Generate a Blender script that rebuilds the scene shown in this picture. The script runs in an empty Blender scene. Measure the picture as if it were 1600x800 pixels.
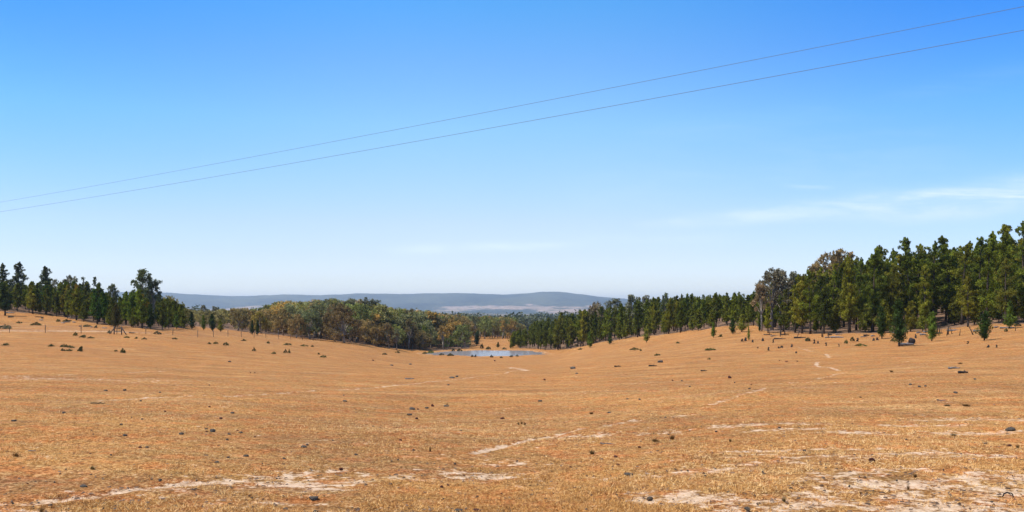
import bpy, math, random
import numpy as np
from mathutils import Vector

random.seed(7)
rng = np.random.default_rng(11)
C = bpy.context.scene.collection
S = bpy.context.scene
R = math.radians

# ------------------------------------------------------------------ camera, world, sun, exposure
F = 1256.0            # focal length in pixels of the 1600 px wide photograph
HZ = 480.0            # pixel row of the horizon
cam_d = bpy.data.cameras.new('camera')
cam_d.lens = 36 * F / 1600
cam_d.shift_y = (HZ - 400) / 1600
cam_d.clip_start = 0.1
cam_d.clip_end = 60000
cam = bpy.data.objects.new('camera', cam_d)
cam.rotation_euler = (R(90), 0, 0)
C.objects.link(cam)
S.camera = cam

SUN_EL, SUN_AZ = 58.0, -104.0      # azimuth from +Y, clockwise positive: the sun stands left, a little behind the camera
sv = Vector((math.sin(R(SUN_AZ)) * math.cos(R(SUN_EL)), math.cos(R(SUN_AZ)) * math.cos(R(SUN_EL)), math.sin(R(SUN_EL))))
sun_d = bpy.data.lights.new('sun', 'SUN')
sun_d.energy = 3.5
sun_d.angle = R(0.53)
sun_d.color = (1.0, 0.94, 0.83)
sun = bpy.data.objects.new('sun', sun_d)
sun.rotation_euler = sv.to_track_quat('Z', 'Y').to_euler()
C.objects.link(sun)

S.view_settings.view_transform = 'Standard'
S.view_settings.look = 'None'
S.view_settings.gamma = 1.0
S.view_settings.exposure = 0.8
S.view_settings.use_curve_mapping = False
S.cycles.use_denoising = True
S.cycles.denoiser = 'OPENIMAGEDENOISE'
S.cycles.denoising_input_passes = 'RGB_ALBEDO_NORMAL'
S.cycles.max_bounces = 6
S.cycles.diffuse_bounces = 2
S.cycles.transparent_max_bounces = 8
S.cycles.volume_bounces = 0


class NT:
    """small helper to write node graphs as expressions"""
    def __init__(self, tree):
        self.t = tree
        self.l = tree.links

    def n(self, kind, **kw):
        nd = self.t.nodes.new(kind)
        for k, v in kw.items():
            setattr(nd, k, v)
        return nd

    def put(self, sock, v):
        if hasattr(v, 'is_output'):
            self.l.new(v, sock)
        elif v is not None:
            sock.default_value = v

    def m(self, op, a, b=None, c=None, clamp=False):
        nd = self.n('ShaderNodeMath', operation=op)
        nd.use_clamp = clamp
        self.put(nd.inputs[0], a)
        if b is not None: self.put(nd.inputs[1], b)
        if c is not None: self.put(nd.inputs[2], c)
        return nd.outputs[0]

    def mix(self, f, a, b, blend='MIX'):
        nd = self.n('ShaderNodeMix', data_type='RGBA', blend_type=blend)
        self.put(nd.inputs[0], f); self.put(nd.inputs[6], a); self.put(nd.inputs[7], b)
        return nd.outputs[2]

    def noise(self, vec, scale, detail=3, rough=0.55, dist=0.0):
        nd = self.n('ShaderNodeTexNoise')
        if vec is not None: self.l.new(vec, nd.inputs['Vector'])
        nd.inputs['Scale'].default_value = scale
        nd.inputs['Detail'].default_value = detail
        nd.inputs['Roughness'].default_value = rough
        nd.inputs['Distortion'].default_value = dist
        return nd.outputs[0]

    def ramp(self, f, lo, hi, a=0.0, b=1.0, smooth=True):
        nd = self.n('ShaderNodeMapRange', interpolation_type='SMOOTHSTEP' if smooth else 'LINEAR')
        self.put(nd.inputs[0], f)
        nd.inputs[1].default_value = lo; nd.inputs[2].default_value = hi
        nd.inputs[3].default_value = a; nd.inputs[4].default_value = b
        return nd.outputs[0]

    def scale(self, vec, x, y, z):
        nd = self.n('ShaderNodeVectorMath', operation='MULTIPLY')
        self.l.new(vec, nd.inputs[0]); nd.inputs[1].default_value = (x, y, z)
        return nd.outputs[0]


def col(r, g, b): return (r, g, b, 1.0)

# world: Nishita sky with thin cirrus
W = bpy.data.worlds.new('World')
S.world = W
W.use_nodes = True
W.node_tree.nodes.clear()
w = NT(W.node_tree)
sky = w.n('ShaderNodeTexSky', sky_type='NISHITA')
sky.sun_disc = False
sky.sun_elevation = R(SUN_EL)
sky.sun_rotation = R(SUN_AZ)
sky.altitude = 400
sky.air_density = 1.0
sky.dust_density = 0.6
sky.ozone_density = 2.0
tc = w.n('ShaderNodeTexCoord')
sep = w.n('ShaderNodeSeparateXYZ'); w.l.new(tc.outputs['Generated'], sep.inputs[0])
sx, sy, sz = sep.outputs
yy = w.m('MAXIMUM', sy, 0.02)
pu = w.m('DIVIDE', sx, yy)                      # tangent of the azimuth
pv = w.m('DIVIDE', sz, yy)
cmb = w.n('ShaderNodeCombineXYZ'); w.l.new(pu, cmb.inputs[0]); w.l.new(pv, cmb.inputs[1])
SKY_SAT = 1.0
hs = w.n('ShaderNodeHueSaturation'); hs.inputs['Saturation'].default_value = SKY_SAT
w.l.new(sky.outputs[0], hs.inputs['Color'])

def band(x0, y0, x1, y1, wd0, wd1, fade=0.05):
    """soft streak of cloud between two directions, given like the photograph's pixels"""
    u0, v0, u1, v1 = (x0 - 800) / F, (HZ - y0) / F, (x1 - 800) / F, (HZ - y1) / F
    k = (v1 - v0) / (u1 - u0)
    d = w.m('SUBTRACT', pv, w.m('MULTIPLY_ADD', pu, k, v0 - k * u0))
    t = w.ramp(pu, u0, u1, 0, 1, False)
    wd = w.m('MULTIPLY_ADD', t, (wd1 - wd0) / F, wd0 / F)
    g = w.m('DIVIDE', d, wd)
    g = w.m('EXPONENT', w.m('MULTIPLY', w.m('MULTIPLY', g, g), -1.0))
    a = w.m('MULTIPLY', w.ramp(pu, u0 - fade, u0 + fade), w.ramp(pu, u1 - fade, u1 + fade, 1, 0))
    return w.m('MULTIPLY', w.m('MULTIPLY', g, a), w.ramp(sy, 0.1, 0.2))

n1 = w.noise(w.scale(cmb.outputs[0], 1.0, 7.0, 1.0), 6.0, 6, 0.62, 0.6)
n2 = w.noise(w.scale(cmb.outputs[0], 1.0, 4.0, 1.0), 22.0, 4, 0.6, 0.3)
tex = w.m('MULTIPLY', w.ramp(n1, 0.33, 0.68), w.ramp(n2, 0.2, 0.75, 0.45, 1.0))
parts = [(band(1030, 349, 1640, 300, 8, 24), 0.75), (band(1360, 312, 1490, 306, 8, 9, 0.04), 0.25), (band(1230, 291, 1290, 293, 3, 3, 0.02), 0.35),
         (band(1470, 298, 1660, 276, 8, 14), 0.25), (band(1360, 345, 1560, 330, 12, 12), 0.35), (band(630, 392, 905, 382, 9, 6), 1.1), (band(900, 372, 1150, 372, 8, 8), 0.25),
         (band(1380, 152, 1640, 108, 10, 20), 0.05), (band(1000, 210, 1300, 175, 14, 20), 0.07), (band(900, 300, 1500, 240, 50, 60, 0.1), 0.08)]
tot = None
for b, s in parts:
    v = w.m('MULTIPLY', b, s)
    tot = v if tot is None else w.m('ADD', tot, v)
cl = w.m('MULTIPLY', w.m('MULTIPLY', tot, 0.95), w.ramp(tex, 0.0, 0.8, 0.3, 1.0))
trail = w.m('MULTIPLY', band(1445, 302, 1700, 312, 1.7, 2.6), w.ramp(n2, 0.2, 0.6, 0.2, 0.45))
cl = w.m('ADD', cl, trail, clamp=True)
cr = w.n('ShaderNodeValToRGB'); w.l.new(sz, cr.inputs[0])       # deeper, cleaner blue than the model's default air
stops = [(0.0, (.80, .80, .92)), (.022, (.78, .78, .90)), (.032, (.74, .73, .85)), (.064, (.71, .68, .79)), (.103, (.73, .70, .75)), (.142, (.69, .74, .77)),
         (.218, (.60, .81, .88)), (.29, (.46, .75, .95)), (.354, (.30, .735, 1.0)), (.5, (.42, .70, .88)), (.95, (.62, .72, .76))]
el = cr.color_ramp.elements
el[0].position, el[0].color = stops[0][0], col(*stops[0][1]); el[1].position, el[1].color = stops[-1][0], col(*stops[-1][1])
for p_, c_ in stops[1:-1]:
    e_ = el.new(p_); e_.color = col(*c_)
side = w.mix(w.ramp(sx, 0.05, 0.62), col(1, 1, 1), col(.20, .63, 1.0))
side = w.mix(w.ramp(sx, -0.05, -0.62), side, col(.33, .68, 1.0))
side = w.mix(w.m('MULTIPLY', w.ramp(sz, 0.0, 0.33, 0, 1, False), w.ramp(sz, 0.45, 0.8, 1, 0)), col(1, 1, 1), side)
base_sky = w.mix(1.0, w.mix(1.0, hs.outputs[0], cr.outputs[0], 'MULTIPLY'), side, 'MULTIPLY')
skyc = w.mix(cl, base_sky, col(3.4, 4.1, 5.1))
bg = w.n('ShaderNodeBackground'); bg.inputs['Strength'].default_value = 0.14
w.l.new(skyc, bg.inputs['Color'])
wo = w.n('ShaderNodeOutputWorld'); w.l.new(bg.outputs[0], wo.inputs['Surface'])

# ------------------------------------------------------------------ terrain heights
PX = np.array([-420, 0, 180, 350, 550, 680, 780, 860, 950, 1050, 1150, 1300, 1450, 1600, 1900], float)
YN = np.array([0, 15, 30, 60, 90, 120, 150, 180, 200, 230, 260, 300, 400, 600, 1000, 2000, 4000, 7000, 14000], float)
FAR = [-24, -40, -42, -42, -42]
T = [
 [-1.7, -2.2, -2.9, -3.6, -3.4, -1.8, 1.0, 3, 4.0, 5, 6, 6, 5, -3],
 [-1.7, -2.2, -2.9, -3.95, -4.3, -3.65, -1.3, 1.0, 2, 3, 4, 4.5, 3, -5],
 [-1.7, -2.25, -3.0, -4.2, -4.8, -4.0, -2.9, -1.8, -1.2, -0.5, 0, 0, -3, -12],
 [-1.7, -2.3, -3.1, -4.6, -5.5, -5.6, -5.15, -5.1, -5.1, -5.1, -5.3, -5.8, -8, -15],
 [-1.7, -2.4, -3.3, -5.0, -6.5, -7.7, -8.3, -8.7, -8.95, -9.5, -10, -10.6, -13, -18],
 [-1.7, -2.45, -3.4, -5.2, -7.0, -8.7, -10.2, -11.5, -12.0, -12.1, -12.2, -12.5, -14.5, -20],
 [-1.7, -2.5, -3.4, -5.2, -7.0, -8.7, -10.3, -11.7, -12.15, -12.15, -12.2, -12.5, -14.5, -21],
 [-1.7, -2.5, -3.4, -5.1, -6.8, -8.4, -9.9, -11.2, -11.8, -12.0, -12.1, -12.4, -15, -22],
 [-1.7, -2.45, -3.3, -4.9, -6.2, -7.3, -8.1, -8.5, -8.5, -8.2, -8.0, -8.0, -9.5, -16],
 [-1.7, -2.4, -3.2, -4.6, -5.6, -6.1, -6.1, -5.6, -5.0, -4.2, -3.6, -3.4, -5, -12],
 [-1.7, -2.35, -3.1, -4.35, -5.0, -4.85, -3.8, -2.6, -1.9, -1.1, -0.6, -0.5, -2, -8],
 [-1.7, -2.3, -3.0, -4.1, -4.35, -4.0, -3.0, -2.0, -1.2, 0.3, 1.3, 2.0, 1.5, -6],
 [-1.7, -2.3, -2.9, -3.8, -3.95, -3.1, -1.5, 0.0, 1.0, 2.4, 3.5, 4.2, 4, -3],
 [-1.7, -2.3, -2.85, -3.45, -2.8, -0.8, 1.0, 2.6, 3.6, 5.0, 6.0, 7.0, 7, 0],
 [-1.7, -2.3, -2.8, -3.0, -1.6, 1.0, 3.0, 5, 6, 7.5, 8.5, 9.5, 10, 3],
]
T = np.array([r + FAR for r in T])

def pchip(x, y, xi):
    """monotone cubic along axis 0 of y"""
    h = np.diff(x); s = (y[1:] - y[:-1]) / h[:, None]
    d = np.zeros_like(y)
    w1 = 2 * h[1:] + h[:-1]; w2 = h[1:] + 2 * h[:-1]
    ok = (s[:-1] * s[1:]) > 0
    with np.errstate(all='ignore'):
        dm = (w1 + w2)[:, None] / (w1[:, None] / s[:-1] + w2[:, None] / s[1:])
    d[1:-1] = np.where(ok, dm, 0)
    d[0] = s[0]; d[-1] = s[-1]
    i = np.clip(np.searchsorted(x, xi, side='right') - 1, 0, len(x) - 2)
    t = ((xi - x[i]) / h[i])[:, None]; hh = h[i][:, None]
    return ((1 + 2 * t) * (1 - t) ** 2) * y[i] + t * (1 - t) ** 2 * hh * d[i] + t * t * (3 - 2 * t) * y[i + 1] + t * t * (t - 1) * hh * d[i + 1]

UF = np.linspace(-420, 1900, 465)
LF = np.linspace(0, math.log(14001 / 40 + 1), 900)          # log-ish rows
YF = (np.exp(LF) - 1) * 40
_g = pchip(YN, T.T, YF)                 # rows x columns(PX)
G = pchip(PX, _g.T, UF).T               # rows x UF

def lattice(seed, n=64):
    r = np.random.default_rng(seed)
    return r.random((n, n))
_lat = [lattice(s) for s in range(5)]

def vnoise(x, y, k=0):
    L = _lat[k]; n = L.shape[0]
    xi = np.floor(x).astype(int); yi = np.floor(y).astype(int)
    fx = x - xi; fy = y - yi
    fx = fx * fx * (3 - 2 * fx); fy = fy * fy * (3 - 2 * fy)
    a = L[xi % n, yi % n]; b = L[(xi + 1) % n, yi % n]; c = L[xi % n, (yi + 1) % n]; d = L[(xi + 1) % n, (yi + 1) % n]
    return (a * (1 - fx) + b * fx) * (1 - fy) + (c * (1 - fx) + d * fx) * fy - 0.5

WATER_Z = -12.25
POND = (-6.2, 214.0, 15.8, 13.8)      # centre x, centre y, half width, half depth

def pond_r(X, Y):
    cx, cy, a, b = POND
    q = np.hypot((X - cx) / a, (Y - cy) / b)
    ang = np.arctan2((Y - cy) / b, (X - cx) / a)
    q = q * (1 + 0.13 * vnoise(X / 4.0, Y / 4.0, 2) + 0.06 * vnoise(X / 1.3, Y / 1.3, 3))
    return q * (1 + 0.06 * np.sin(3 * ang + 1) + 0.05 * np.sin(5 * ang) + 0.035 * np.sin(9 * ang + 2))

def height(X, Y, noise=True):
    X = np.asarray(X, float); Y = np.asarray(Y, float)
    Yc = np.clip(Y, 0, 14000)
    u = np.clip(800 + F * X / np.maximum(Yc, 1.0), -420, 1900)
    fi = np.log(Yc / 40 + 1) / LF[-1] * (len(LF) - 1)
    i = np.clip(fi.astype(int), 0, len(LF) - 2); ft = fi - i
    gj = (u - UF[0]) / (UF[1] - UF[0])
    j = np.clip(gj.astype(int), 0, len(UF) - 2); gt = gj - j
    z = (G[i, j] * (1 - gt) + G[i, j + 1] * gt) * (1 - ft) + (G[i + 1, j] * (1 - gt) + G[i + 1, j + 1] * gt) * ft
    p = pond_r(X, Y)
    # pond bowl with a low bank
    k = np.clip((p - 0.80) / 0.2, 0, 1); k = k * k * (3 - 2 * k)
    k2 = np.clip((1.45 - p) / 0.42, 0, 1); k2 = k2 * k2 * (3 - 2 * k2)
    z = z * (1 - k2) + (WATER_Z + 0.09 + 0.10 * np.clip(p - 1, 0, 1)) * k2
    z = np.where(p < 1.0, np.minimum(z, WATER_Z + 0.09 - 1.3 * (1 - k)), z)
    if noise:
        a = np.clip(Y / 30, 0, 1)
        calm = np.clip((p - 1.0) / 0.6, 0, 1)
        z = z + calm * (0.20 * a * vnoise(X / 9, Y / 9, 0) + 0.09 * vnoise(X / 2.6, Y / 2.6, 1) + 0.045 * vnoise(X / 0.8, Y / 0.8, 2) + 0.02 * vnoise(X / 0.25, Y / 0.25, 3))
    return z

_YS = np.exp(np.linspace(math.log(4), math.log(450), 5000))
def ground(px, py):
    """point of the ground seen at a pixel of the photograph"""
    X = (px - 800) / F * _YS
    z = height(X, _YS, False)
    y = HZ - z / _YS * F
    hit = np.where(y <= py)[0]
    Y = _YS[hit[0]] if len(hit) else 400.0
    x = (px - 800) / F * Y
    return x, float(Y), float(height(x, Y))

def gz(x, y): return float(height(x, y))

# ------------------------------------------------------------------ mesh helpers
def mesh_np(name, V, faces=None, quads=None, tris=None, smooth=False):
    me = bpy.data.meshes.new(name)
    V = np.asarray(V, np.float32)
    me.vertices.add(len(V)); me.vertices.foreach_set('co', V.ravel())
    if faces is not None:
        ls = np.array([len(f) for f in faces]); idx = np.concatenate([np.asarray(f) for f in faces])
    else:
        Q = quads if quads is not None else tris
        Q = np.asarray(Q, np.int32)
        ls = np.full(len(Q), Q.shape[1]); idx = Q.ravel()
    me.loops.add(len(idx)); me.loops.foreach_set('vertex_index', idx.astype(np.int32))
    me.polygons.add(len(ls))
    me.polygons.foreach_set('loop_start', np.concatenate([[0], np.cumsum(ls)[:-1]]).astype(np.int32))
    if smooth:
        me.polygons.foreach_set('use_smooth', np.ones(len(ls), bool))
    me.update(calc_edges=True); me.validate()
    return me

def link(name, me, mat=None, parent=None, loc=(0, 0, 0)):
    o = bpy.data.objects.new(name, me)
    if mat and me and not me.materials: me.materials.append(mat)
    C.objects.link(o); o.parent = parent; o.location = loc
    return o

def tag(o, label, cat=None, group=None):
    if len(label.split()) > 16: label = label.replace(' thin bare', ' bare').replace(' behind the front row', ' behind').replace(' at the front of the woodland', ' in front').replace(' deeper in the woodland', ' deeper in')
    o['label'] = label
    if cat: o['category'] = cat
    if group: o['group'] = group
    return o

class Geo:
    def __init__(self): self.v = []; self.f = []
    def tube(self, pts, rad, n=6, cap=True):
        pts = [Vector(p) for p in pts]; base = len(self.v)
        for i, p in enumerate(pts):
            d = (pts[min(i + 1, len(pts) - 1)] - pts[max(i - 1, 0)])
            if d.length < 1e-6: d = Vector((0, 0, 1))
            q = d.to_track_quat('Z', 'Y')
            r = rad[i] if hasattr(rad, '__len__') else rad
            for k in range(n):
                a = 2 * math.pi * k / n
                self.v.append(tuple(p + q @ Vector((math.cos(a) * r, math.sin(a) * r, 0))))
        for i in range(len(pts) - 1):
            for k in range(n):
                a = base + i * n + k; b = base + i * n + (k + 1) % n
                self.f.append((a, b, b + n, a + n))
        if cap:
            self.f.append(tuple(base + k for k in range(n))[::-1])
            self.f.append(tuple(base + (len(pts) - 1) * n + k for k in range(n)))
    def mesh(self, name, smooth=True):
        return mesh_np(name, self.v, faces=self.f, smooth=smooth)

# ------------------------------------------------------------------ materials
def material(name):
    m = bpy.data.materials.new(name); m.use_nodes = True; m.node_tree.nodes.clear()
    t = NT(m.node_tree)
    b = t.n('ShaderNodeBsdfPrincipled'); o = t.n('ShaderNodeOutputMaterial')
    t.l.new(b.outputs[0], o.inputs['Surface'])
    b.inputs['Roughness'].default_value = 0.85
    b.inputs['Specular IOR Level'].default_value = 0.15
    return m, t, b, o

def foliage_mat(name, transl=0.25, spec=0.2):
    """leaf colour comes from the object's own colour, varied by clump"""
    m, t, b, o = material(name)
    oi = t.n('ShaderNodeObjectInfo'); tcn = t.n('ShaderNodeTexCoord')
    off = t.n('ShaderNodeVectorMath', operation='ADD')
    t.l.new(tcn.outputs['Object'], off.inputs[0]); t.l.new(oi.outputs['Random'], off.inputs[1])
    n1 = t.noise(off.outputs[0], 0.9, 2)
    n2 = t.noise(off.outputs[0], 5.0, 2)
    at = t.n('ShaderNodeAttribute', attribute_name='tint')
    f = t.m('MULTIPLY', t.ramp(n1, 0.32, 0.68, 0.5, 1.5), t.ramp(at.outputs['Fac'], 0, 1, 0.55, 1.5, False))
    c = t.n('ShaderNodeVectorMath', operation='SCALE'); t.l.new(oi.outputs['Color'], c.inputs[0]); t.l.new(f, c.inputs['Scale'])
    hue = t.mix(t.ramp(n2, 0.4, 0.75, 0.0, 0.5), c.outputs[0], t.mix(1.0, c.outputs[0], col(1.5, 1.3, 0.6), 'MULTIPLY'))
    t.l.new(hue, b.inputs['Base Color'])
    b.inputs['Roughness'].default_value = 0.6
    b.inputs['Specular IOR Level'].default_value = spec
    tr = t.n('ShaderNodeBsdfTranslucent')
    t.l.new(t.mix(1.0, hue, col(1.3, 1.3, 0.6), 'MULTIPLY'), tr.inputs['Color'])
    ms = t.n('ShaderNodeMixShader'); ms.inputs[0].default_value = transl
    t.l.new(b.outputs[0], ms.inputs[1]); t.l.new(tr.outputs[0], ms.inputs[2]); t.l.new(ms.outputs[0], o.inputs['Surface'])
    return m

def plain_mat(name, c1, c2, scale=6.0, rough=0.85, bump=0.0, stretch=(1, 1, 1)):
    m, t, b, o = material(name)
    tcn = t.n('ShaderNodeTexCoord')
    v = t.scale(tcn.outputs['Object'], *stretch)
    n = t.noise(v, scale, 5, 0.6)
    t.l.new(t.mix(t.ramp(n, 0.3, 0.7), col(*c1), col(*c2)), b.inputs['Base Color'])
    b.inputs['Roughness'].default_value = rough
    if bump:
        bp = t.n('ShaderNodeBump'); bp.inputs['Strength'].default_value = bump; bp.inputs['Distance'].default_value = 0.05
        t.l.new(t.noise(v, scale * 3, 4), bp.inputs['Height']); t.l.new(bp.outputs[0], b.inputs['Normal'])
    return m

M_PINE = foliage_mat('pine_needles', 0.30, 0.06)
M_GUM = foliage_mat('gum_leaves', 0.28, 0.2)
M_SHRUB = foliage_mat('shrub_leaves', 0.2)
M_BARK = plain_mat('pine_bark', (0.03, 0.022, 0.016), (0.10, 0.075, 0.055), 4, bump=0.6, stretch=(3, 3, 0.6))
M_GUMBARK = plain_mat('gum_bark', (0.10, 0.08, 0.06), (0.38, 0.33, 0.27), 1.2, bump=0.4, stretch=(2, 2, 0.5))
M_DEAD = plain_mat('weathered_wood', (0.07, 0.06, 0.055), (0.30, 0.27, 0.25), 5, bump=0.6, stretch=(1, 4, 4))
M_DARKWOOD = plain_mat('charred_wood', (0.012, 0.011, 0.012), (0.05, 0.04, 0.035), 5, bump=0.6)
M_STONE = plain_mat('grey_stone', (0.035, 0.028, 0.022), (0.19, 0.155, 0.12), 9, bump=0.7)
M_REDSTONE = plain_mat('ironstone', (0.045, 0.016, 0.012), (0.16, 0.055, 0.04), 9, bump=0.7)
M_POST = plain_mat('fence_post_wood', (0.06, 0.045, 0.035), (0.16, 0.12, 0.09), 6, bump=0.4, stretch=(4, 4, 1))
M_WIRE, _t, _b, _o = material('galvanised_wire'); _b.inputs['Base Color'].default_value = col(0.22, 0.22, 0.24); _b.inputs['Metallic'].default_value = 0.6; _b.inputs['Roughness'].default_value = 0.5

# ------------------------------------------------------------------ ground
def seg_dist(X, Y, pts, w0):
    """1 on the line, falling to 0 at the given half width"""
    best = np.full(X.shape, 1e9)
    for (a, b) in zip(pts[:-1], pts[1:]):
        ax, ay = a; bx, by = b; dx, dy = bx - ax, by - ay
        t = np.clip(((X - ax) * dx + (Y - ay) * dy) / (dx * dx + dy * dy + 1e-9), 0, 1)
        best = np.minimum(best, np.hypot(X - ax - t * dx, Y - ay - t * dy))
    return np.clip(1.5 - best / w0, 0, 1)

TRACKS = [  # pixels of the photograph, half width in metres, how bare
    ([(-80, 792), (0, 783), (60, 779), (150, 771), (220, 759), (290, 750), (370, 743), (440, 737), (500, 730), (545, 727)], 0.12, 0.85),
    ([(-40, 792), (60, 788), (110, 783)], 0.10, 0.8),
    ([(740, 706), (800, 691), (845, 681), (900, 668), (945, 660)], 0.10, 0.85),
    ([(945, 660), (1010, 651), (1090, 645)], 0.16, 0.55),
    ([(1110, 633), (1160, 620), (1195, 610)], 0.16, 0.62),
    ([(140, 627), (200, 624), (290, 620), (370, 621), (440, 612), (520, 608), (600, 604), (680, 598), (760, 588), (815, 578)], 0.20, 0.62),
    ([(800, 574), (822, 580)], 0.5, 0.75),
    ([(90, 586), (180, 585), (260, 582)], 0.3, 0.55),
    ([(1200, 541), (1245, 543), (1270, 548)], 0.15, 0.7),
    ([(1290, 552), (1296, 558)], 0.18, 0.8),
    ([(1277, 565), (1276, 571), (1300, 575), (1312, 580)], 0.17, 0.85),
    ([(1316, 584), (1290, 590), (1275, 593)], 0.15, 0.6),
    ([(1050, 600), (1110, 600), (1200, 599), (1340, 593)], 0.3, 0.42),
    ([(1040, 779), (1100, 777), (1200, 777), (1300, 776), (1450, 771), (1700, 764)], 0.45, 0.62),
    ([(1140, 793), (1260, 789), (1400, 786), (1700, 780)], 0.5, 0.66),
    ([(1150, 830), (1400, 812), (1750, 806)], 0.5, 0.66),
]
PATCHES = [  # centre pixel, radius x metres, radius y metres, how bare
    (460, 745, 1.0, 0.6, 0.80), (440, 752, 0.8, 0.2, 0.84), (30, 796, 1.2, 0.5, 0.6), (570, 738, 1.2, 0.4, 0.66), (735, 738, 0.9, 0.5, 0.74),
    (1220, 661, 1.6, 0.35, 0.72), (1215, 669, 1.2, 0.3, 0.8), (1300, 673, 1.0, 0.3, 0.86), (1340, 675, 0.8, 0.25, 0.8), (1550, 650, 2.2, 0.45, 0.86), (1440, 660, 1.2, 0.3, 0.74), (1540, 672, 1.2, 0.4, 0.76),
    (1240, 703, 1.3, 0.14, 0.86), (1450, 760, 1.6, 0.5, 0.85), (1560, 752, 1.0, 0.4, 0.85), (1330, 772, 1.2, 0.3, 0.85), (1170, 712, 1.0, 0.2, 0.66), (1480, 712, 1.6, 0.5, 0.70), (1310, 715, 0.9, 0.18, 0.8), (1250, 722, 1.2, 0.5, 0.66), (1080, 735, 1.0, 0.5, 0.62),
    (1450, 745, 1.6, 0.6, 0.70), (1050, 770, 0.7, 0.5, 0.7), (990, 672, 2.2, 0.4, 0.62), (830, 722, 1.3, 0.3, 0.62), (1070, 735, 0.6, 0.25, 0.66), (20, 590, 8, 2.5, 0.55), (700, 800, 1.6, 0.4, 0.5), (330, 776, 1.2, .5, .55),
]
rowY = np.concatenate([np.linspace(-60, 2.0, 30), np.exp(np.linspace(math.log(2.6), math.log(600), 640)), np.exp(np.linspace(math.log(615), math.log(14000), 130))])
uu = np.concatenate([np.linspace(-4.0, -0.86, 26)[:-1], np.linspace(-0.86, 0.86, 640), np.linspace(0.86, 4.0, 26)[1:]])
YY, UU = np.meshgrid(rowY, uu, indexing='ij')
XX = np.clip(UU * (np.maximum(YY, 0) + 8.0), -14000, 14000)
ZZ = height(XX, YY)
nr, nc = YY.shape
V = np.stack([XX, YY, ZZ], -1).reshape(-1, 3)
ii = (np.arange(nr - 1)[:, None] * nc + np.arange(nc - 1)[None, :]).ravel()
gm = mesh_np('ground', V, quads=np.stack([ii, ii + 1, ii + nc + 1, ii + nc], 1), smooth=True)
bare = np.zeros(XX.shape)
near = YY < 450
for pts, wd, s in TRACKS:
    g = [ground(*p)[:2] for p in pts]
    xs = [p[0] for p in g]; ys = [p[1] for p in g]
    sel = near & (XX > min(xs) - 4) & (XX < max(xs) + 4) & (YY > min(ys) - 4) & (YY < max(ys) + 4)
    bare[sel] = np.maximum(bare[sel], s * seg_dist(XX[sel], YY[sel], g, wd))
for px, py, rx, ry, s in PATCHES:
    gx, gy, _ = ground(px, py)
    d = np.hypot((XX - gx) / rx, (YY - gy) / ry)
    bare = np.maximum(bare, (s - 0.13) * np.clip(1.55 - d, 0, 1) * near)
# the dirt road behind the fence, the shore of the pond, the earth under the woods
road_pts = [(-340, 118), (-120, 121.0), (-77.0, 122.5), (-60, 125), (-55, 131), (-52, 139), (-50, 150), (-47, 165), (-40, 185)]
bare = np.maximum(bare, 0.8 * seg_dist(XX, YY, road_pts, 1.2) * near * np.clip((-50 - XX) / 12, 0.35, 1))
pr = pond_r(XX, YY)
bare = np.maximum(bare, np.where(pr < 1.35, np.clip(1.0 - np.abs(pr - 1.03) / 0.13, 0, 1) * 0.62, 0))
litter = np.zeros(XX.shape)
upx = 800 + F * XX / np.maximum(YY, 1)
nz = vnoise(XX / 7, YY / 7, 3) * 6 + vnoise(XX / 2.5, YY / 2.5, 2) * 4
e_r = np.interp(upx, [790, 830, 850, 900, 950, 1050, 1100, 1150, 1180, 1200, 1300, 1450, 1600, 1700], [233, 233, 226, 214, 200, 172, 160, 152, 150, 130, 122, 113, 101, 96])
e_l = np.interp(upx, [-60, 0, 60, 100, 150, 200, 250, 300], [158, 158, 155, 152, 140, 138, 142, 158])
e_c = np.interp(upx, [290, 350, 550, 722], [178, 188, 200, 232])
for m_, e_ in (((upx > 812), e_r), ((upx < 290), e_l), ((upx >= 290) & (upx < 735), e_c)):
    litter = np.where(m_, np.clip((YY + nz - e_ + 3) / 8, 0, 1) * (YY < 480), litter)
at = gm.attributes.new('litter', 'FLOAT', 'POINT'); at.data.foreach_set('value', litter.ravel().astype(np.float32))
V[:, 2] -= (0.03 * np.clip(bare, 0, 1) * (YY < 150)).ravel(); gm.vertices.foreach_set('co', V.astype(np.float32).ravel()); gm.update()
at = gm.attributes.new('bare', 'FLOAT', 'POINT'); at.data.foreach_set('value', bare.ravel().astype(np.float32))

mg, t, b, o = material('dry_pasture')
geo = t.n('ShaderNodeNewGeometry'); P = geo.outputs['Position']
ba = t.n('ShaderNodeAttribute', attribute_name='bare').outputs['Fac']
big = t.noise(P, 0.035, 3, 0.5)
mid = t.noise(t.scale(P, 0.55, 1.5, 1), 0.22, 4, 0.6)
sm = t.noise(P, 1.3, 5, 0.65)
fine = t.noise(P, 7.0, 6, 0.8)
grit = t.noise(P, 26.0, 3, 0.75)
straw = t.mix(t.ramp(mid, 0.35, 0.68), col(0.345, 0.135, 0.033), col(0.448, 0.209, 0.058))
straw = t.mix(t.ramp(big, 0.42, 0.62), straw, t.mix(0.55, straw, col(0.431, 0.164, 0.036)))
straw = t.mix(t.ramp(sm, 0.52, 0.72, 0, 0.6), straw, col(0.484, 0.263, 0.105))
straw = t.mix(t.ramp(sm, 0.48, 0.30, 0, 0.55), straw, col(0.233, 0.109, 0.041))
streak = t.noise(t.scale(P, 0.12, 0.5, 1), 1.0, 4, 0.65)
straw = t.mix(t.ramp(streak, 0.53, 0.65, 0, 0.6), straw, col(0.535, 0.292, 0.117))
straw = t.mix(t.ramp(streak, 0.47, 0.35, 0, 0.48), straw, col(0.258, 0.124, 0.045))
straw = t.mix(t.ramp(fine, 0.54, 0.38, 0, 0.85), straw, col(0.130, 0.058, 0.020))
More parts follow.
